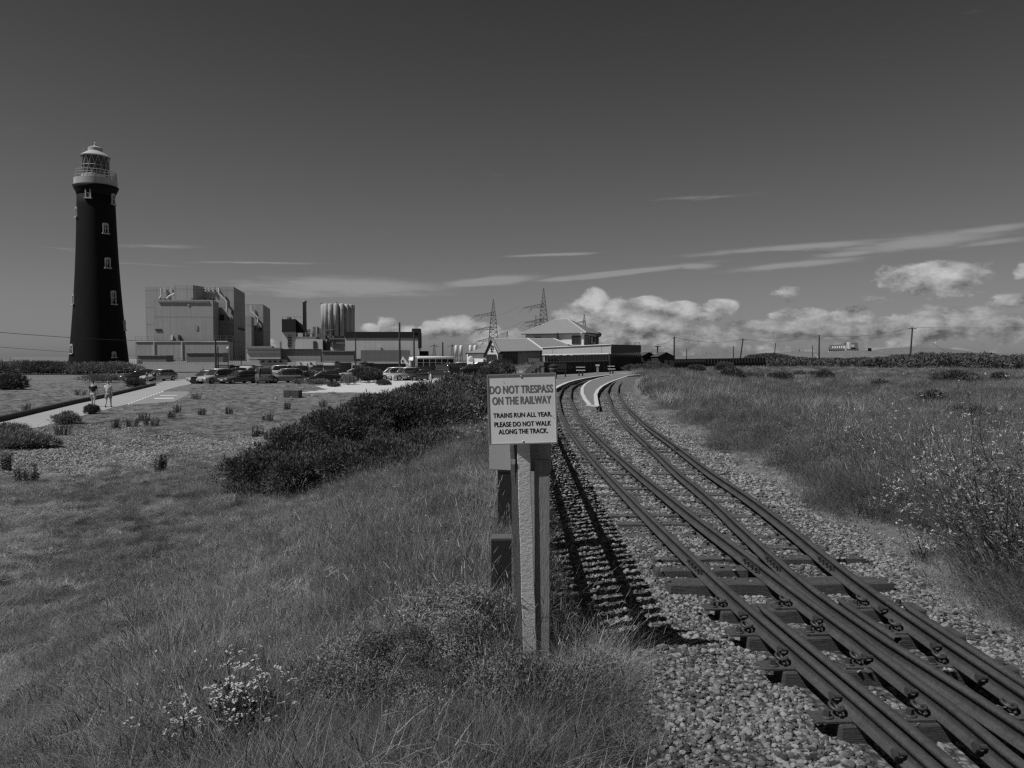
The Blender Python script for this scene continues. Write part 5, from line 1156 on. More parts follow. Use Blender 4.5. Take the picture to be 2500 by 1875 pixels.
# bus
p = GD(1054, 125); BU = thing('coach', 'old white roofed coach with rounded ends and big windows', 'bus', p, R(213)); zt_ = zpx(869.5, 125) - p.z; L = 3.75; w = 1.2
MB().prism([(-L + .2, -w), (L - .6, -w), (L, -w * .6), (L, w * .6), (L - .6, w), (-L + .2, w), (-L, w * .8), (-L, -w * .8)], .4, 1.55).build('lower_body', paint(.06), BU)
MB().prism([(-L + .25, -w * .97), (L - .7, -w * .97), (L - .15, -w * .5), (L - .15, w * .5), (L - .7, w * .97), (-L + .25, w * .97)], 1.55, zt_ - .45).build('windows', carglass, BU)
loft([(-L, w * .7, zt_ - .5, zt_ - .25, .8), (-L + .3, w, zt_ - .5, zt_ - .05, .85), (0, w * 1.0, zt_ - .5, zt_, .85), (L - .9, w, zt_ - .5, zt_ - .03, .85), (L - .2, w * .8, zt_ - .62, zt_ - .25, .8), (L + .02, w * .55, zt_ - .8, zt_ - .5, .8)]).build('roof', paint(.8, 0), BU, True)
q = MB()
for k in range(7):
    for s_ in (-1, 1): q.box((-L + .4 + k * 1.08, s_ * w * .975, (1.55 + zt_ - .45) / 2), (.10, .05, zt_ - 2.0))
for s_ in (-1, 1): q.box((0, s_ * w * .985, zt_ - 1.02), (L * 1.9, .03, .05)); q.box((L - .42, s_ * w * .76, (zt_ + 1.1) / 2), (.3, .3, zt_ - 1.3))
q.box((L - .1, 0, (1.5 + zt_ - .5) / 2), (.12, .1, zt_ - 2)); q.build('window_pillars', paint(.8, 0), BU)
MB().box((-L + 2.2, w + .02, 1.25), (2.8, .04, .55)).build('side_banner', GM('faded banner', .35, .3, 6, .6), BU); MB().box((L - .03, 0, 1.0), (.14, w * 1.2, .9)).build('front_panel', paint(.8, 0), BU); MB().box((-L + .0, 0, .6), (.2, w * 1.5, .2)).build('bumper', chrome, BU)
for wx in (L - 1.3, -L + 1.4):
    for s_ in (-1, 1): MB().tube([(wx, s_ * (w - .3), .48), (wx, s_ * (w + .02), .48)], .48, 18).build('wheel', tyre, BU)
for s_ in (-1, 1): MB().box((L + .05, s_ * .85, .85), (.06, .25, .25)).build('headlight', lampm, BU)
# cones, black box, crate, stone
for (px, pb, pt, lb) in ((879, 934, 917.5, 'white marker cone left of the dark bush on the shingle'), (960, 930, 916.5, 'white marker cone in front of the white off-roader'), (1051, 930, 912.5, 'white marker cone in front of the black off-roader')):
    p = G_(px, pb); h = (pb - pt) * p.y / F; T = thing('traffic_cone', lb, 'cone', p, 0, 'white marker cones'); MB().lathe([(.16, .03), (.04, h), (.02, h)], n=14).build('cone', whp, T, True); MB().box((0, 0, .015), (.5, .5, .05), .3).build('base', whp, T)
p = G_(477, 937); T = thing('refuse_bin', 'black box shaped bin at the left end of the cars', 'bin', p); h = 16 * p.y / F; MB().box((0, 0, h / 2), (15 * p.y / F, .7, h)).build('body', GM('black plastic', .012, .2, 5, .6), T); MB().box((0, 0, h + .03), (15.6 * p.y / F, .75, .06)).build('lid', GM('black plastic', .012), T)
p = G_(715, 971); T = thing('wooden_crate', 'dark weathered timber box lying in the grass', 'crate', p, R(-6)); s_ = p.y / F; W2 = 38 * s_; h = 17 * s_
for k in range(3): MB().box((0, -.35, h * (k + .5) / 3), (W2, .06, h / 3 - .02)).build('side_board', woodm, T)
MB().box((0, .35, h / 2), (W2, .06, h)).build('back_board', woodm, T); MB().box((-W2 / 2 + .03, 0, h / 2), (.06, .64, h)).build('end_board', woodm, T); MB().box((W2 / 2 - .03, 0, h / 2), (.06, .64, h)).build('end_board', woodm, T); MB().box((0, 0, h + .02), (W2 * 1.01, .76, .04)).build('lid', woodm, T); MB().box((-.12, -.39, h / 2), (.08, .03, h)).build('batten', woodm, T)
rk = GM('pale rock', .42, .2, 6, .9, bump=.5)
def rock(px, py, w, label):
    p = G_(px, py); r = w * p.y / F / 2; bm = bmesh.new(); bmesh.ops.create_icosphere(bm, subdivisions=3, radius=r); rr_ = random.Random(int(px))
    for v in bm.verts:
        c = v.co.normalized(); k = 1 + .18 * math.sin(c.x * 4 + px) + .15 * math.cos(c.y * 5 + c.z * 3 + px); v.co = Vector((c.x * r * k, c.y * r * k * .8, max(-.3, c.z) * r * k * .75))
    me = bpy.data.meshes.new('rock'); bm.to_mesh(me); bm.free(); me.materials.append(rk); o = bpy.data.objects.new('rock', me); COL.objects.link(o); o.location = p + Vector((0, 0, r * .2)); tag(o, label, 'rock')
rock(109, 1070, 18, 'pale squarish stone beside the road at the left'); rock(674, 975, 9, 'small pale stone left of the timber box'); rock(723, 970, 9, 'pale stone in front of the timber box'); rock(711, 971.5, 8, 'flat pale stone at the foot of the timber box'); rock(763, 968, 7, 'small stone right of the timber box')
rock(1985+385, 1445, 16, 'pale stone on the verge right of the tracks')

# ================================================================== PEOPLE
skin = GM('skin', .34, .06, 8, .6); hairm = GM('dark hair', .03, .3, 30, .7)
def skinmesh(name, verts, edges, radii, m, parent, root=0, sub=1):
    me = bpy.data.meshes.new(name); me.from_pydata(verts, edges, []); me.materials.append(m); o = bpy.data.objects.new(name, me); COL.objects.link(o); o.parent = parent
    md = o.modifiers.new('skin', 'SKIN'); md.use_smooth_shade = True
    for i, r in enumerate(radii):
        sv = me.skin_vertices[0].data[i]; rr = r if isinstance(r, tuple) else (r, r); sv.radius = rr; sv.use_root = (i == root)
    s_ = o.modifiers.new('sub', 'SUBSURF'); s_.levels = sub; s_.render_levels = sub; return o
def person(p, rz, H, label, shirt, short, ph=1, hairv=None, longp=False, group=None):
    T = thing('person', label, 'person', p, rz, group); k = H / 1.75
    def v(x, y, z): return (x * k, y * k, z * k)
    # facing +y; ph sets which leg is forward
    hip = [(-.09, 0, .90), (.09, 0, .90)]; st = .17 * ph
    V = [v(0, 0, .95), v(0, .0, 1.12), v(0, -.01, 1.28), v(0, -.01, 1.43), v(0, .01, 1.52), v(0, .02, 1.60), v(0, .025, 1.68)]; Rd = [(.15, .11), (.14, .105), (.16, .11), (.11, .085), .055, .08, .085]; Ed = [(0, 1), (1, 2), (2, 3), (3, 4), (4, 5), (5, 6)]
    def add(chain, rads, frm):
        i0 = frm
        for c, r in zip(chain, rads): V.append(v(*c)); Rd.append(r); Ed.append((i0, len(V) - 1)); i0 = len(V) - 1
        return i0
    for s_, f in ((-1, st), (1, -st)):
        add([(s_ * .09, 0, .88), (s_ * .10, f * .55 + .03, .50), (s_ * .10, f * 1.0 - .02 - (.06 if f < 0 else 0), .11 + (.05 if f < 0 else 0)), (s_ * .11, f + .10 - (.06 if f < 0 else 0), .04)], [.088, .058, .040, .038], 0)
        a = -f * .7
        w = add([(s_ * .17, -.01, 1.40), (s_ * .235, a * .25, 1.14), (s_ * .25, a * .8 + .05, .90)], [.055, .043, .030], 3)
        pm_ = add([(s_ * .25, a * .85 + .07, .84)], [.032], w)
        for q in range(4): add([(s_ * .25, a * .85 + .045 + q * .018, .79 - (q == 3) * -.006), (s_ * .245, a * .85 + .06 + q * .018, .745 + (.012 if q in (0, 3) else 0))], [.009, .008], pm_)
        add([(s_ * .235, a * .85 + .105, .82), (s_ * .23, a * .85 + .12, .79)], [.011, .009], pm_)
    body = skinmesh('body', V, Ed, Rd, skin, T)
    # face: nose and ears ride on the body surface
    fb2 = MB(); fb2.lathe([(.018 * k, 0), (.006 * k, .03 * k)], n=6)
    V2 = [v(0, 0, .97), v(0, 0, 1.13), v(0, -.01, 1.28), v(0, -.01, 1.42)]; R2_ = [(.175, .13), (.162, .125), (.178, .125), (.13, .10)]; E2 = [(0, 1), (1, 2), (2, 3)]
    for s_, f in ((-1, st), (1, -st)):
        a = -f * .7; V2 += [v(s_ * .18, -.01, 1.395), v(s_ * .225, a * .18, 1.20)]; R2_ += [.072, .066]; E2 += [(3, len(V2) - 2), (len(V2) - 2, len(V2) - 1)]
    skinmesh('shirt', V2, E2, R2_, shirt, T)
    V3 = [v(0, 0, .98), v(0, 0, .90)]; R3 = [(.168, .128), (.172, .132)]; E3 = [(0, 1)]
    for s_, f in ((-1, st), (1, -st)):
        V3 += [v(s_ * .10, f * .12, .80), v(s_ * .108, f * .50 + .02, .55)]; R3 += [.108, .098]; E3 += [(1, len(V3) - 2), (len(V3) - 2, len(V3) - 1)]
        if longp: V3 += [v(s_ * .105, f * .9, .15)]; R3 += [.062]; E3 += [(len(V3) - 2, len(V3) - 1)]
    skinmesh('trousers' if longp else 'shorts', V3, E3, R3, short, T)
    skinmesh('hair', [v(0, -.02, 1.62), v(0, .0, 1.70), v(0, .035, 1.735)], [(0, 1), (1, 2)], [(.078, .07), (.092, .09), (.075, .06)], hairv or hairm, T)
    for s_, f in ((-1, st), (1, -st)):
        dz = .05 if f < 0 else 0; yb = f - .06 * (f < 0)
        skinmesh('shoe', [v(s_ * .105, yb - .05, .05 + dz), v(s_ * .108, yb + .06, .04 + dz * .6), v(s_ * .112, yb + .15, .032 + dz * .1)], [(0, 1), (1, 2)], [.048, .046, .036], GM('dark shoe', .03), T)
    return T
sh_d = GM('dark shirt', .022, .15, 6, .9); sh_l = GM('pale shirt', .55, .15, 6, .9); so_l = GM('pale shorts', .40, .15, 6, .9); so_g = GM('grey shorts', .24, .15, 6, .9)
p = G_(228, 994); hh = 64.5 * p.y / F; person(p, R(12), hh, 'man in a dark shirt and pale shorts walking away on the road', sh_d, so_l, 1)
p = G_(265, 995); hh = 65.5 * p.y / F; person(p, R(8), hh, 'man in a pale shirt and grey shorts walking away on the road', sh_l, so_g, -1, GM('grey hair', .22, .3, 30, .8))
p = G_(377, 938); hh = 31 * p.y / F; person(p, R(200), hh, 'person in dark clothes standing at the far end of the road', sh_d, sh_d, .6)
p = G_(359, 933); hh = 25 * p.y / F; person(p, R(150), hh, 'person in dark clothes behind the bushes at the end of the road', sh_d, sh_d, .5)
p = GD(1091, 96); person(p + Vector((0, 0, .0)), R(180), 2.0, 'person in a pale top standing left of the bus end', sh_l, sh_d, .3); p = GD(1098, 96.5); person(p, R(190), 2.0, 'person in a light top, right one of the two by the bus', GM('light top', .6), sh_d, .3)
p = GD(494, 108); person(p, R(160), 1.75, 'person in dark clothes behind the leftmost hatchback', sh_d, sh_d, .3)
# ================================================================== VEGETATION
grass_m = mat('grass blade', .125, .3, 3, .8, random_v=.75, trans=.25, spec=.2); dry_m = mat('dry straw', .34, .3, 3, .8, random_v=.6, trans=.25, spec=.2)
herb_m = mat('herb leaf', .165, .4, 5, .75, random_v=.7, trans=.2, spec=.25); gorse_m = mat('gorse needle', .092, .9, 4.0, .75, coarse=.5, trans=.12, spec=.25); gorse_l = mat('grey scrub leaf', .20, .4, 1.5, .8, trans=.12, spec=.2)
stem_m = mat('plant stem', .075, .3, 5, .8); petal_m = mat('white petal', .58, .08, 5, .7, trans=.2); wood_b = mat('dead wood stem', .10, .4, 8, .9)
def blades(rg, n, h, spread, bend, w, seg=3, splay=.5, hv=.5, heads=0):
    """tuft of bent tapering blades -> arrays"""
    V = []; Q = []
    a = rg.random(n) * 6.283; r = np.sqrt(rg.random(n)) * spread; hh = h * (1 - hv * rg.random(n)); bx = np.cos(a) * r; by = np.sin(a) * r
    d = rg.random(n) * 6.283; sp = splay * rg.random(n); be = bend * rg.random(n); fa = rg.random(n) * 3.1416
    for i in range(n):
        o = len(V)
        for s_ in range(seg + 1):
            t = s_ / seg; lx = (sp[i] * t + be[i] * t * t) * hh[i]; z = hh[i] * t * (1 - .35 * be[i] * t); x = bx[i] + math.cos(d[i]) * lx; y = by[i] + math.sin(d[i]) * lx
            ww = w * (1 - t * .92) / 2; V.append((x - math.cos(fa[i]) * ww, y - math.sin(fa[i]) * ww, z)); V.append((x + math.cos(fa[i]) * ww, y + math.sin(fa[i]) * ww, z))
        for s_ in range(seg): Q.append((o + 2 * s_, o + 2 * s_ + 1, o + 2 * s_ + 3, o + 2 * s_ + 2))
        if heads and i % heads == 0:
            x, y, z = V[-1]; o = len(V); L = .03 + .02 * rg.random(); hw_ = .0012 + w * .5; dx, dy = math.cos(d[i]) * L * .5, math.sin(d[i]) * L * .5
            V += [(x - hw_, y, z), (x + hw_, y, z), (x + dx + hw_ * .4, y + dy, z + L), (x + dx - hw_ * .4, y + dy, z + L)]; Q.append((o, o + 1, o + 2, o + 3))
            V += [(x, y - hw_, z), (x, y + hw_, z), (x + dx, y + dy + hw_ * .4, z + L), (x + dx, y + dy - hw_ * .4, z + L)]; Q.append((o + 4, o + 5, o + 6, o + 7))
    return np.array(V), np.array(Q)
def leaves(rg, n, R_, Hh, ls, lw, up=.5, fill=.35):
    """mound of small leaves"""
    th = rg.random(n) * 6.283; ph = np.arccos(rg.random(n)); rr = (fill + (1 - fill) * rg.random(n) ** .5)
    c = np.stack([np.cos(th) * np.sin(ph) * rr * R_, np.sin(th) * np.sin(ph) * rr * R_, np.cos(ph) * rr * Hh], -1)
    return leafquads(rg, c, ls, lw, up)
def leafquads(rg, c, ls, lw, up=.5, d=None):
    n = len(c)
    if d is None: d = rg.normal(0, 1, (n, 3)); d[:, 2] = np.abs(d[:, 2]) * up + .1
    d /= np.linalg.norm(d, axis=1)[:, None]; q = rg.normal(0, 1, (n, 3)); s_ = np.cross(d, q); s_ /= np.linalg.norm(s_, axis=1)[:, None] + 1e-9
    L = (ls * (.6 + .8 * rg.random(n)))[:, None]; Wd = (lw * (.6 + .8 * rg.random(n)))[:, None]
    V = np.stack([c, c + d * L * .5 + s_ * Wd * .5, c + d * L, c + d * L * .5 - s_ * Wd * .5], 1).reshape(-1, 3); Q = np.arange(4 * n).reshape(-1, 4); return V, Q
def coll(name, arrs, m):
    c = bpy.data.collections.new(name)
    for (V, Q) in arrs: npmesh(name, V, Q, m, col=c)
    return c
rg = np.random.default_rng(11)
c_short = coll('short_grass', [blades(rg, 200, .11, .17, 1.6, .0020, 3, 1.1) for _ in range(6)], grass_m)
c_mid = coll('meadow_grass', [blades(rg, 120, .27, .17, 1.3, .0021, 4, .8, hv=.7, heads=30) for _ in range(6)], grass_m)
c_dry = coll('dry_grass', [blades(rg, 110, .27, .17, 1.5, .0019, 4, .9, hv=.7, heads=22) for _ in range(6)], dry_m)
c_stalk = coll('seeding_stalk', [blades(rg, 9, .58, .14, .6, .0026, 5, .4, heads=1) for _ in range(6)], dry_m)
c_herb = coll('herb_clump', [leaves(rg, 1100, .17, .15, .017, .006, .6) for _ in range(6)], herb_m)
c_mat = coll('short_dry_mat', [blades(rg, 220, .05, .17, 1.4, .0026, 2, 1.8) for _ in range(5)], dry_m)
c_fargr = coll('far_grass', [blades(rg, 90, .42, .40, .8, .012, 2, .5) for _ in range(6)], grass_m)
c_fardry = coll('far_dry_grass', [blades(rg, 90, .40, .40, .9, .011, 2, .6) for _ in range(6)], dry_m)
def nz(x, y, k=1.0, s_=0): return .5 + .25 * (np.sin(x * 1.7 * k + y * .9 * k + s_) + np.sin(y * 2.3 * k - x * 1.1 * k + 2 * s_ + 1) * np.cos(x * .7 * k + s_) + .6 * np.sin(x * 4.1 * k + 3 * s_) * np.cos(y * 3.7 * k))
def put(name, coll_, x, y, smin, smax, m, label, tilt=.12, zs=1.0, cat='grass', tall=True):
    k = np.hypot(x - .08, y - 3.86) > .30; x, y = x[k], y[k]; n = len(x); z = zg(x, y) - .01; s_ = (smin + (smax - smin) * RNG.random(n)) * (.72 + .56 * np.clip(nz(x, y, 1.9, 13), 0, 1)); sv = np.stack([s_, s_, s_ * zs * (.8 + .4 * RNG.random(n))], -1)
    rot = np.stack([RNG.normal(0, tilt, n), RNG.normal(0, tilt, n), RNG.random(n) * 6.283], -1)
    o = scatter(name, coll_, np.stack([x, y, z], -1), rot, sv, RNG.integers(0, len(coll_.objects), n), m); tag(o, label, cat, None, 'stuff'); return o
def cloud(n, y0, y1, p, xl, xr):
    p = p + 1e-4
    u = RNG.random(n); y = (y0 ** (1 - p) + u * (y1 ** (1 - p) - y0 ** (1 - p))) ** (1 / (1 - p)); a = xl(y); b = xr(y); return a + RNG.random(n) * (b - a), y
def shing(x, y):
    px, py = to_px(x, y, zg(x, y)); r = np.zeros(len(x))
    for (cx, cy, rx, ry, k) in SH: r = np.maximum(r, k * np.exp(-((px - cx) / rx) ** 2 - ((py - cy) / ry) ** 2))
    return r
# -- left foreground slope
lft = lambda y: -.78 * y - 1.0
rgt = lambda y: fence_x(y) + .03
x, y = cloud(30000, 1.9, 17, 1.1, lft, rgt); k = (RNG.random(len(x)) < np.clip(1.7 * nz(x, y, 1.7, 3) - .25, .08, 1)) & (RNG.random(len(x)) > shing(x, y) * 1.15); x, y = x[k], y[k]
put('grass', c_short, x, y, .6, 1.35, grass_m, 'short rough grass on the slope left of the sign', zs=.72)
x, y = cloud(6000, 2.2, 22, 1.1, lambda y: np.minimum(-.55 * y + .6, -.5) - 1.2 , rgt); dens = .12 + .88 * smooth((x + .6 + .16 * y) / 1.8 + .45); k = RNG.random(len(x)) < dens * (.35 + .8 * nz(x, y, 1.3, 1)) * (1 - shing(x, y)); x, y = x[k], y[k]
put('grass', c_mid, x, y, .55, 1.15, grass_m, 'taller meadow grass below the fence')
x, y = cloud(6500, 1.9, 22, 1.05, lft, rgt); k = (RNG.random(len(x)) < np.clip(nz(x, y, 1.6, 4) * 1.5 - .55, 0, 1) * (1 - shing(x, y))); x, y = x[k], y[k]
put('grass', c_dry, x, y, .35, .85, dry_m, 'straw coloured grass among the green on the left slope')
x, y = cloud(46000, 1.9, 34, 1.15, lft, rgt); k = RNG.random(len(x)) < np.clip(1.8 * nz(x, y, 1.5, 6) - .4, .05, 1) * (1 - .6 * shing(x, y)); x, y = x[k], y[k]
put('grass', c_mat, x, y, .7, 1.6, dry_m, 'cropped dry turf on the left')
x, y = cloud(11000, 1.9, 22, 1.15, lft, rgt); k = RNG.random(len(x)) < np.clip(nz(x, y, 1.1, 7) * 1.6 - .35, .10, 1) * (1 - .8 * shing(x, y)); x, y = x[k], y[k]
put('weeds', c_herb, x, y, .35, .95, herb_m, 'leafy low weeds scattered over the left slope', cat='weeds')
x, y = cloud(1300, 3, 20, 1.0, lambda y: np.minimum(-.4 * y, -.8) - .5, rgt); put('grass', c_stalk, x, y, .5, 1.0, dry_m, 'thin seeding stalks on the left slope', .2)
c_cl = coll('coarse_tuft', [blades(rg, 260, .16, .13, 1.3, .0026, 3, 1.0) for _ in range(4)], gorse_l)
x, y = cloud(2200, 2.2, 26, 1.1, lft, rgt); k = RNG.random(len(x)) > shing(x, y) * .9; x, y = x[k], y[k]; put('grass', c_cl, x, y, .5, 1.5, gorse_l, 'separate coarse tufts on the left slope', .25)
x, y = cloud(4000, 1.9, 16, 1.1, lft, rgt); k = RNG.random(len(x)) < np.clip(2.2 * nz(x, y, 1.4, 10) - 1.0, 0, 1); x, y = x[k], y[k]; put('grass', c_mat, x, y, 1.2, 2.4, dry_m, 'pale dead patches in the turf', .15)
# mound of weeds at the foot of the sign
def mound(cx, cy, rx, ry, n, coll_, m, smin, smax, label, name='weeds', cat='weeds', tilt=.25, lift=.0):
    a = RNG.random(n) * 6.283; r = np.sqrt(RNG.random(n)); x = cx + np.cos(a) * r * rx; y = cy + np.sin(a) * r * ry
    o = put(name, coll_, x, y, smin, smax, m, label, tilt, cat=cat)
    if lift:
        v = np.empty(3 * len(o.data.vertices), np.float32); o.data.vertices.foreach_get('co', v); v = v.reshape(-1, 3); rr_ = np.hypot((v[:, 0] - cx) / rx, (v[:, 1] - cy) / ry); v[:, 2] += lift * np.clip(1 - rr_ ** 2, 0, 1) * RNG.random(len(v)); o.data.vertices.foreach_set('co', v.ravel())
c0 = W_(1085, 1720, .05); mound(c0.x, c0.y + .30, .78, .42, 420, c_herb, herb_m, .5, 1.1, 'dense leafy weeds in front of the sign post', lift=.27); mound(c0.x + .1, c0.y + .1, .8, .5, 26, c_stalk, dry_m, .4, .7, 'bleached stalks sticking out of the leafy weeds', 'grass', 'grass', .4)
c1 = W_(1120, 1560, .1); mound(c1.x, c1.y + .12, .30, .35, 100, c_herb, herb_m, .6, 1.05, 'leafy weeds heaped against the sign post', lift=.28); mound(c1.x, c1.y + .1, .35, .4, 40, c_mid, grass_m, .5, .9, 'grass growing through the weeds by the post', 'grass', 'grass')
c2 = W_(1450, 1690, .0); mound(c2.x - .02, c2.y + .1, .22, .30, 46, c_dry, dry_m, .7, 1.05, 'pale fine grass tuft between the post and the ballast', 'grass', 'grass', .35); mound(c2.x - .12, c2.y + .0, .22, .35, 60, c_mid, grass_m, .6, 1.0, 'green tuft between the post and the ballast', 'grass', 'grass', .3)
c3 = W_(1400, 1820, .0); mound(c3.x - .25, c3.y + .05, .42, .3, 240, c_short, grass_m, .8, 1.3, 'short grass at the bottom edge left of the ballast', 'grass', 'grass'); mound(c3.x - .6, c3.y - .0, .8, .35, 330, c_herb, herb_m, .35, .6, 'small leafed weeds at the bottom edge')
x, y = cloud(400, 4.3, 24, 1.1, lambda y: fence_x(y) - .05, lambda y: fence_x(y) + .06); put('grass', c_mid, x, y, .3, .6, grass_m, 'grass growing along the foot of the fence')
x, y = cloud(150, 4.3, 9, 1.1, lambda y: fence_x(y) - .1, lambda y: fence_x(y) + np.where(y < 5, .26, .08)); put('weeds', c_herb, x, y, .4, .8, herb_m, 'weeds along the foot of the fence', cat='weeds')
for (cx, cy) in ((560, 1215), (640, 1205), (720, 1205), (800, 1200), (880, 1190), (950, 1180), (1020, 1160), (1090, 1135), (1140, 1100)):
    q = G_(cx, cy); mound(q.x, q.y, .9, .5, 46, c_mid, grass_m, .7, 1.15, 'grass growing up into the front of the gorse', 'grass', 'grass', .2); mound(q.x, q.y + .2, .9, .5, 20, c_dry, dry_m, .7, 1.2, 'straw coloured grass in front of the gorse', 'grass', 'grass', .2)
# -- left flat beyond the slope: thin turf
x, y = cloud(26000, 15, 95, 1.3, lambda y: -.80 * y, lambda y: np.minimum(-.02 * y - .4, fence_x(np.clip(y, 0, 50)) - .2)); px, py = to_px(x, y, zg(x, y))
onroad = inpoly(px, py, [(-80,1028),(0,1024),(108,999),(258,966),(377,938),(405,927),(470,923),(490,934),(462,952),(462,966),(428,983),(310,992),(212,1015),(95,1048),(-80,1078)]) | (inpoly(px, py, [(815,957),(700,962),(800,951),(770,943),(860,932),(940,927),(1050,925),(1180,921),(1230,927),(1180,934),(1060,944),(1035,950),(960,952),(1065,957),(1062,961),(960,962)]) & (RNG.random(len(x)) < .97)) | inpoly(px, py, [(380, 938), (560, 938), (870, 935), (1240, 926), (1240, 905), (380, 905)])
k = ~onroad & (RNG.random(len(x)) < .25 + .75 * nz(x, y, .35, 2)) & (RNG.random(len(x)) > shing(x, y) * 1.0); x, y = x[k], y[k]; h_ = RNG.random(len(x)) < .5
put('grass', c_fargr, x[h_], y[h_], .28, .62, grass_m, 'thin green turf on the flat beyond the slope', zs=.55); put('grass', c_fardry, x[~h_], y[~h_], .28, .6, dry_m, 'thin dry turf on the flat beyond the slope', zs=.5)
# -- right side
ed = lambda y: xD(np.clip(y, 0, 58)) + .80 + .12 * np.sin(y * 2.2)
x, y = cloud(3000, 3.0, 40, 1.1, lambda y: ed(y) - .1, lambda y: ed(y) + .8); put('grass', c_mat, x, y, .5, 1.1, dry_m, 'pale trodden turf strip beside the right hand track')
x, y = cloud(900, 3.0, 40, 1.1, lambda y: ed(y) - .05, lambda y: ed(y) + .7); put('grass', c_dry, x, y, .3, .6, dry_m, 'low straw tufts beside the right hand track')
x, y = cloud(10500, 3.6, 26, 1.15, lambda y: ed(y) + .22 + .2 * np.sin(y * 1.3), lambda y: .80 * y + 3); k = RNG.random(len(x)) < .5 + .6 * nz(x, y, .9, 5); x, y = x[k], y[k]
put('grass', c_mid, x, y, .9, 1.7, grass_m, 'tall rough grass on the right of the tracks')
x, y = cloud(2400, 3.6, 26, 1.15, lambda y: ed(y) + .45 + .25 * np.sin(y * 1.3), lambda y: .80 * y + 3); k = RNG.random(len(x)) < np.clip(1.4 * nz(x, y, 1.2, 8) - .2, 0, 1); x, y = x[k], y[k]
put('grass', c_dry, x, y, .8, 1.35, dry_m, 'tall straw coloured grass on the right of the tracks')
x, y = cloud(1500, 4, 30, 1.1, lambda y: ed(y) + .6, lambda y: .80 * y + 3); put('grass', c_stalk, x, y, .7, 1.3, dry_m, 'thin seeding stalks in the right hand grass', .15)
x, y = cloud(5000, 3.4, 20, 1.1, lambda y: ed(y) + .35, lambda y: .80 * y + 2); k = RNG.random(len(x)) < nz(x, y, 1.5, 3); x, y = x[k], y[k]; put('weeds', c_herb, x, y, .7, 1.6, herb_m, 'leafy weeds under the right hand grass', cat='weeds')
x, y = cloud(30000, 24, 150, 1.25, lambda y: np.where(y < 62, ed(y) + .6, .155 * y), lambda y: .78 * y + 5); k = RNG.random(len(x)) < .45 + .6 * nz(x, y, .3, 6); x, y = x[k], y[k]; h_ = (RNG.random(len(x)) + .5 * (nz(x, y, .12, 9) - .5)) < .52
sc1 = np.where(y > 50, 1.3, 1.0)
put('grass', c_fargr, x[h_], y[h_], .7, 1.35, grass_m, 'field of rough grass stretching to the dark scrub'); put('grass', c_fardry, x[~h_], y[~h_], .6, 1.2, dry_m, 'dry grass across the far right field')

# -- gorse and scrub: countable bushes, each its own thing with crown and stems
def bush(px, d, w, ptop, label, m=None, name='gorse_bush', cat='bush', group=None, dy=1.0, sprig=.13, n=None, stems=4, x=None, zb=None, hmin=.4, seed=0, dens=1.0):
    m = m or gorse_m; x0 = P2(px, d)[0] if x is None else x; z0 = zf(x0, d) if zb is None else zb; h = max(hmin, zpx(ptop, d) - z0); rg = np.random.default_rng(int(px * 7 + d * 13 + seed))
    T = thing(name, label, cat, (x0, d, z0), 0, group)
    K = 7 + int(w * 3); lob = []
    for i in range(K):
        a = rg.random() * 6.283; r = rg.random() ** .6 * .62; lob.append((math.cos(a) * r * w, math.sin(a) * r * w * dy, h * (.25 + .48 * rg.random()) * (1 - r * .35), w * (.30 + .22 * rg.random()), h * (.30 + .18 * rg.random())))
    lob.append((0, 0, h * .55, w * .5, h * .45)); lob = np.array(lob)
    n = n or int(min(46000, 3000 * w * (w + h) * dens * (.13 / sprig) ** 1.5)); li = rg.integers(0, len(lob), n); L = lob[li]
    v = rg.normal(0, 1, (n, 3)); v /= np.linalg.norm(v, axis=1)[:, None]; v[:, 2] = np.where(v[:, 2] < -.35, -v[:, 2], v[:, 2]); fr_ = .55 + .5 * rg.random(n) ** .6
    fr_ *= 1 + .12 * np.sin(v[:, 0] * 9 + li) * np.cos(v[:, 1] * 8 + v[:, 2] * 7)
    c = np.stack([L[:, 0] + v[:, 0] * L[:, 3] * fr_, L[:, 1] + v[:, 1] * L[:, 3] * fr_ * dy, L[:, 2] + v[:, 2] * L[:, 4] * fr_], -1); c[:, 2] = np.maximum(c[:, 2], .03)
    d_ = v + rg.normal(0, .55, (n, 3)); d_[:, 2] += .5
    V1, Q1 = leafquads(rg, c, sprig, sprig * .20, d=d_.copy()); V2, Q2 = leafquads(rg, c + rg.normal(0, sprig * .3, (n, 3)), sprig * .7, sprig * .16, d=d_ + rg.normal(0, .7, (n, 3)))
    npmesh('crown', np.concatenate([V1, V2]), np.concatenate([Q1, Q2 + len(V1)]), m, T)
    st_ = MB()
    for i in range(stems):
        a = i * 6.28 / stems + .5; rr = w * .45; st_.tube([(math.cos(a) * .05, math.sin(a) * .05, -.05), (math.cos(a) * rr * .5, math.sin(a) * rr * .5 * dy, h * .35), (math.cos(a) * rr, math.sin(a) * rr * dy, h * .75)], [.03, .022, .01], 5)
    st_.build('stem', wood_b, T); return T
G1 = 'gorse bushes on the bank left of the sign'
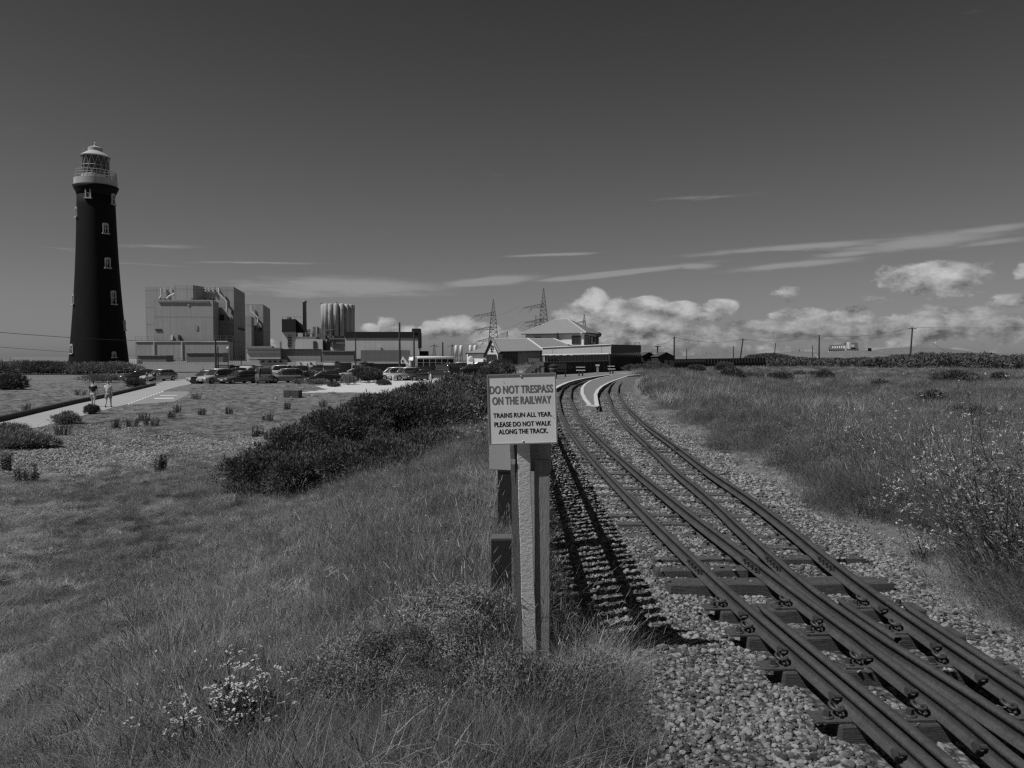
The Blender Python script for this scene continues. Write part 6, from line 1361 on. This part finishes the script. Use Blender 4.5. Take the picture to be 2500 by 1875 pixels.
for (px, d, w, pt, sp, lb) in ((655, 14.9, .9, 1108, .085, 'low gorse bush at the left tip of the dark thicket'), (735, 16.2, 1.2, 1045, .09, 'gorse bush second from the left tip of the thicket'), (825, 17.6, 1.5, 1000, .095, 'rounded gorse bush in the middle of the thicket'), (935, 18.6, 1.6, 966, .10, 'wide gorse bush on the crest of the thicket'),
     (1035, 20, 1.7, 938, .11, 'gorse bush towards the right of the thicket'), (1120, 22.5, 1.7, 918, .12, 'tall gorse bush just left of the sign board'), (735, 13.9, .8, 1112, .09, 'front gorse bush near the left tip of the thicket'), (850, 13.7, 1.0, 1095, .09, 'front gorse bush below the middle of the thicket'), (950, 13.9, 1.0, 1080, .09, 'front gorse bush right of the middle of the thicket'), (1045, 15.0, 1.0, 1052, .09, 'gorse bush in front of the right end of the thicket'), (1150, 34, 1.2, 918, .16, 'gorse bush behind the sign, lower than the parked cars'), (1200, 44, 1.3, 900, .18, 'gorse bush hiding the car above the sign'), (985, 23, .8, 950, .12, 'small gorse bush sticking up behind the crest'), (1232,58,1.0,890,.2,'gorse bush beside the pale far fence')):
    bush(px, d, w, pt, lb, group=G1, sprig=sp, dens=1.35 if d < 24 else 1)
for (px, d, w, pt, lb, m_) in ((60, 140, 8, 884, 'dark mass of shrub left of the lighthouse foot', gorse_l), (120, 138, 7, 886, 'dark rounded shrub, second from the left by the lighthouse', gorse_m), (175, 138, 5, 890, 'pale topped shrub at the left foot of the lighthouse', gorse_l), (225, 137, 5.5, 889, 'pale topped shrub in front of the lighthouse door side', gorse_l), (285, 137, 5, 888, 'pale topped shrub at the right foot of the lighthouse', gorse_l), (-20, 120, 5, 890, 'dark shrub at the left edge', gorse_m), (12, 75, 2.2, 920, 'small dark bush at the left edge below the hedge', gorse_m)):
    bush(px, d, w, pt, lb, m_, 'shrub', 'shrub', 'shrubs round the lighthouse foot', .5, .5, int(1500 * w))
bush(900, 96, 2.2, 901, 'dark bush on the shingle between the two rows of cars', sprig=.3, dens=3); bush(760, 97, 1.1, 908, 'scrubby bush behind the glossy black car', gorse_l, sprig=.3, dens=2); bush(850, 88, 1.0, 921, 'low scrub beside the left marker cone', gorse_l, sprig=.25, dens=1); bush(775, 90, 1.5, 928, 'low scrub in front of the glossy black car', gorse_l, sprig=.25, dens=.7); bush(730, 90, .8, 928, 'low scrub at the nose of the low dark car', gorse_l, sprig=.25, dens=.7)
bush(936, 86, .8, 930, 'small dark bush at the nose of the white off-roader', sprig=.22, dens=1.5); bush(815, 82, .8, 936, 'small dark clump on the pale shingle', sprig=.2, dens=1.5, hmin=.3)
for (px, d, w, pt, lb) in ((1915, 60, .9, 912, 'dark low bush in the right field, left of the round ones'), (2012, 66, .9, 905, 'dark low bush in the right field, second of the row'), (1785, 55, .9, 900, 'small bush in the grass near the track bend'), (1826, 62, 1.5, 916, 'wide flat bush in the right field'), (1955, 72, .7, 917, 'little round bush right of the flat one'), (1985, 74, .6, 910, 'upright bush in the middle of the right field'), (1890, 66, .7, 921, 'small bush behind the tall grass'), (2330, 50, 1.7, 908, 'large dark bush behind the white flowers at the right'), (2280, 28, .55, 962, 'dark flat bush in the right hand grass'), (2150, 46, .6, 943, 'small dark tuft bush in the right field'), (2440, 54, .6, 914, 'small dark bush near the right edge'), (1770, 95, 1.4, 886, 'dark bush on the bank below the black fence'), (1700, 92, 1.3, 893, 'low bush left of the dark one below the black fence'), (1600, 84, 1.8, 887, 'scrubby bush on the bank in front of the huts'), (1560, 78, 1.8, 893, 'scrubby bush at the foot of the tall dark fence'), (1880, 190, 6, 866, 'dark round shrub behind the long black fence')):
    bush(px, d, w, pt, lb, name='field_bush', sprig=.22 if d < 100 else .4, dens=1.6 if d < 100 else 3, group='bushes in the right hand field')
# far gorse thicket: one mass nobody could count
def thicket():
    rg = np.random.default_rng(3); Vs = []; Qs = []; o = 0
    for i in range(520):
        d = rg.uniform(112, 190); u = rg.uniform(1700, 2720); f = (u - 1700) / 800
        if d < 150 - 34 * min(1, f * 1.3) : continue
        if rg.random() > .25 + f: continue
        x0 = P2(u, d)[0]; z0 = zf(x0, d); top = 878 - 14 * min(1, f * 1.25) + 3 * math.sin(u * .013) + rg.uniform(-2, 5); h = min(3.4, max(.9, zpx(top, 190) - z0 - rg.uniform(0, .8))) * (.65 + .35 * (d - 112) / 78); w = rg.uniform(2.2, 4.6)
        n = 1500; v = rg.normal(0, 1, (n, 3)); v /= np.linalg.norm(v, axis=1)[:, None]; v[:, 2] = np.abs(v[:, 2]); r = .75 + .3 * rg.random(n) + .12 * np.sin(v[:, 0] * 7 + i) * np.cos(v[:, 1] * 6)
        c = np.stack([x0 + v[:, 0] * w * r, d + v[:, 1] * w * r, z0 + v[:, 2] * h * r], -1); V, Q = leafquads(rg, c, .42, .22, d=v + rg.normal(0, .6, (n, 3))); Vs.append(V); Qs.append(Q + o); o += len(V)
    return npmesh('gorse_thicket', np.concatenate(Vs), np.concatenate(Qs), gorse_m)
tag(thicket(), 'long dark band of gorse across the right horizon', 'gorse thicket', None, 'stuff')
# dark spiky plants on the left flat
def spiky(px, py, w, label, hh=.34):
    p = G_(px, py); rg = np.random.default_rng(int(px * 3 + py)); r = w * p.y / F / 2; n = int(14 + r * 26); T = thing('spiky_plant', label, 'plant', p, 0, 'dark spiky plants on the left flat'); V = []; mb = MB(); C = []
    for i in range(n):
        a = rg.random() * 6.283; q = rg.random() ** .6 * r; x, y = math.cos(a) * q, math.sin(a) * q * .6; h = hh * rg.uniform(.5, 1.05); mb.tube([(x, y, -.02), (x * 1.25 + .02, y * 1.2, h)], [.008, .004], 4)
        m_ = 46; t = rg.random(m_); C.append(np.stack([x + (x * .25 + .02) * t + rg.normal(0, .016, m_), y + .2 * y * t + rg.normal(0, .016, m_), t * h], -1))
    C = np.concatenate(C); V, Q = leafquads(rg, C, .055, .018, .8); npmesh('foliage', V, Q, gorse_m, T); mb.build('stem', stem_m, T)
for i, (px, py, w, lb) in enumerate(((320, 1042, 38, 'dark spiky plant, largest of the row nearest the road'), (283, 1046, 22, 'dark spiky plant left of the largest one'), (366, 1040, 40, 'dark spiky plant right of the largest one'), (352, 1028, 26, 'upright spiky plant behind the pair'), (415, 1022, 24, 'spiky plant on the turf right of the pair'), (492, 1014, 22, 'small spiky plant further right on the turf'), (560, 1012, 18, 'spiky plant midway to the timber box'), (627, 1068, 26, 'spiky plant on the pale shingle left of the gorse'), (661, 1074, 40, 'spiky plant cluster beside the gorse tip'), (655, 1028, 28, 'dark clump behind the spiky cluster'), (745, 1040, 22, 'spiky plant above the gorse tip'), (768, 1046, 20, 'smaller spiky plant above the gorse tip'), (790, 994, 22, 'spiky plant right of the timber box'), (838, 1001, 14, 'tiny spiky plant far right on the turf'), (62, 1180, 60, 'dark low clump at the left edge of the shingle'), (392, 1152, 26, 'dark tuft in the middle of the shingle'), (155, 1064, 44, 'tall thin weeds by the road edge'), (20, 1150, 26, 'small dark clump at the left edge'), (432, 1008, 16, 'tiny spiky plant beside the bay'), (478, 975, 24, 'dark clump in front of the parking bay'), (195, 965, 30, 'weeds on the far side of the kerb'), (62, 1005, 20, 'small weeds left of the kerb'), (700, 1000, 16, 'tiny tuft below the timber box'))):
    spiky(px, py, w, lb, .42 if i < 16 else .5)
bush(222, 43.3, .42, 999, 'bushy dark weed at the road edge, below the walking men', gorse_m, 'roadside_weed', 'weed', None, 1, .16, 2600); bush(158, 36.8, .7, 1010, 'straggly pale weed at the near edge of the road', gorse_l, 'roadside_weed', 'weed', None, 1, .16, 2200); bush(45, 27, 1.4, 1058, 'broad patch of tall weeds at the left edge', gorse_l, 'roadside_weed', 'weed', None, .7, .15, 9000); bush(-10, 30, 1.5, 1040, 'weeds cut off by the left edge', gorse_l, 'roadside_weed', 'weed', None, .7, .15, 3000)
bush(330, 80, 1.0, 926, 'dark scrub beside the kerb at the foot of the lighthouse', gorse_m, 'roadside_weed', 'weed', None, 1, .22, 3000); bush(250, 95, 3, 915, 'pale grassy scrub in front of the lighthouse hedge', gorse_l, 'roadside_weed', 'weed', None, .6, .3, 3000)
# -- flowering plants (branching stems with small white four petalled flowers)
def flowering(x0, y0, z0, Hh, spread, nst, label, seed, lean=(0, 0), fsize=.011, group=None, sub=3, thick=.004):
    rg = np.random.default_rng(seed); T = thing('flowering_plant', label, 'flowering plant', (x0, y0, z0), 0, group); mb = MB(); FL = []
    def twig(p, d, L, r, lv):
        pts = [p]; n = 4; dd = d.copy()
        for i in range(n):
            dd = dd + rg.normal(0, .10, 3); dd[2] += .03; dd /= np.linalg.norm(dd); p = p + dd * L / n; pts.append(p)
        mb.tube([tuple(q) for q in pts], [r * (1 - .13 * i) for i in range(n + 1)], 4, False)
        if lv > 0:
            for i in range(int(rg.integers(2, 5))):
                k = int(rg.integers(1, n + 1)); q = dd + rg.normal(0, .55, 3); q[2] = abs(q[2]) * .8 + .1; q /= np.linalg.norm(q); twig(pts[k], q, L * rg.uniform(.35, .65), r * .6, lv - 1)
        if lv <= 1: FL.append(p)
    for i in range(nst):
        a = rg.random() * 6.283; s_ = spread * rg.random() ** .7; d = np.array([math.cos(a) * s_ + lean[0], math.sin(a) * s_ + lean[1], 1.0]); d /= np.linalg.norm(d); twig(np.array([math.cos(a) * .04, math.sin(a) * .04, 0]), d, Hh * rg.uniform(.45, .8), thick, sub - 1)
    mb.build('stem', stem_m, T); V = []; Q = []
    for p in FL:
        for j in range(int(rg.integers(1, 5))):
            c = p + rg.normal(0, fsize * 1.1, 3) * (1, 1, .5); tl_ = rg.normal(0, .35, 2); s_ = fsize * rg.uniform(.7, 1.1); a0 = rg.random() * 1.57
            for k in range(4):
                a = a0 + k * 1.5708; d1 = np.array([math.cos(a), math.sin(a), tl_[0] * math.cos(a) + tl_[1] * math.sin(a) + .15]); e = np.array([-math.sin(a), math.cos(a), 0]) * .42; o = len(V)
                V += [c, c + (d1 * .6 + e) * s_, c + d1 * s_ * 1.05, c + (d1 * .6 - e) * s_]; Q.append((o, o + 1, o + 2, o + 3))
    npmesh('blossom', np.array(V), np.array(Q), petal_m, T)
    n = int(60 * nst); t = rg.random(n); a = rg.random(n) * 6.283; rr = spread * Hh * .5 * t * rg.random(n); C = np.stack([np.cos(a) * rr + lean[0] * t * Hh * .5, np.sin(a) * rr + lean[1] * t * Hh * .5, t ** 1.5 * Hh * .55], -1); Vl, Ql = leafquads(rg, C, .05, .013, .6); npmesh('leaves', Vl, Ql, herb_m, T); return T
def fl(px, pbase, d, ptop, spread, nst, label, seed, **k):
    x0 = P2(px, d)[0]; z0 = zf(x0, d); flowering(x0, d, z0, zpx(ptop, d) - z0, spread, nst, label, seed, **k)
fl(585, 0, 3.35, 1575, .85, 13, 'bushy plant with many small white flowers in the left foreground', 5, lean=(-.10, .0), fsize=.0075)
fl(480, 0, 3.2, 1680, .8, 6, 'lower flowering plant at the left of the white flowered clump', 9, lean=(-.1, 0), fsize=.007)
fl(2470, 0, 5.2, 860, .55, 12, 'tall plant with small white flowers at the right edge, nearest', 21, lean=(-.15, 0), fsize=.0095)
fl(2560, 0, 5.0, 840, .6, 11, 'tall white flowered plant partly cut off by the right edge', 22, lean=(-.30, 0), fsize=.0095)
fl(2400, 0, 5.8, 990, .6, 8, 'white flowered plant left of the tallest one', 23, lean=(-.2, 0), fsize=.0095); fl(2330, 0, 6.5, 1120, .7, 6, 'sparser white flowered plant further left in the right hand grass', 24, fsize=.009)
fl(2480, 0, 6.6, 900, .6, 9, 'white flowered plant behind the tallest one', 25, fsize=.010); fl(2190, 0, 7.4, 1150, .8, 4, 'small white flowered plant in the grass, left of the tall ones', 26, fsize=.009); fl(2260, 0, 6.0, 1225, .9, 4, 'low white flowered plant near the verge', 27, fsize=.011)
fl(1175, 0, 13, 985, .8, 8, 'white flowered weed beside the left edge of the sign', 31, fsize=.015); fl(1100, 0, 14, 1085, .9, 6, 'white flowered weed in front of the gorse', 32, fsize=.014); fl(1150, 0, 19, 935, .7, 8, 'white flowered weed high behind the sign edge', 33, fsize=.018)
rg = np.random.default_rng(77); c_flow = bpy.data.collections.new('small_flower')
for i in range(3):
    n = 14; C = rg.normal(0, .18, (n, 3)); C[:, 2] = .28 + .12 * rg.random(n); V, Q = leafquads(rg, C, .011, .010, .2); npmesh('small_flower', V, Q, petal_m, col=c_flow)
x, y = cloud(300, 5, 26, 1.0, lambda y: ed(y) + .8, lambda y: .75 * y + 1); put('wildflowers', c_flow, x, y, .7, 1.3, petal_m, 'specks of small white flowers in the right hand grass', cat='wildflowers')
x, y = cloud(60, 3, 14, 1.0, lambda y: -.4 * y, lambda y: fence_x(y) - .1); put('wildflowers', c_flow, x, y, .5, .9, petal_m, 'few small white flowers on the left slope', cat='wildflowers')
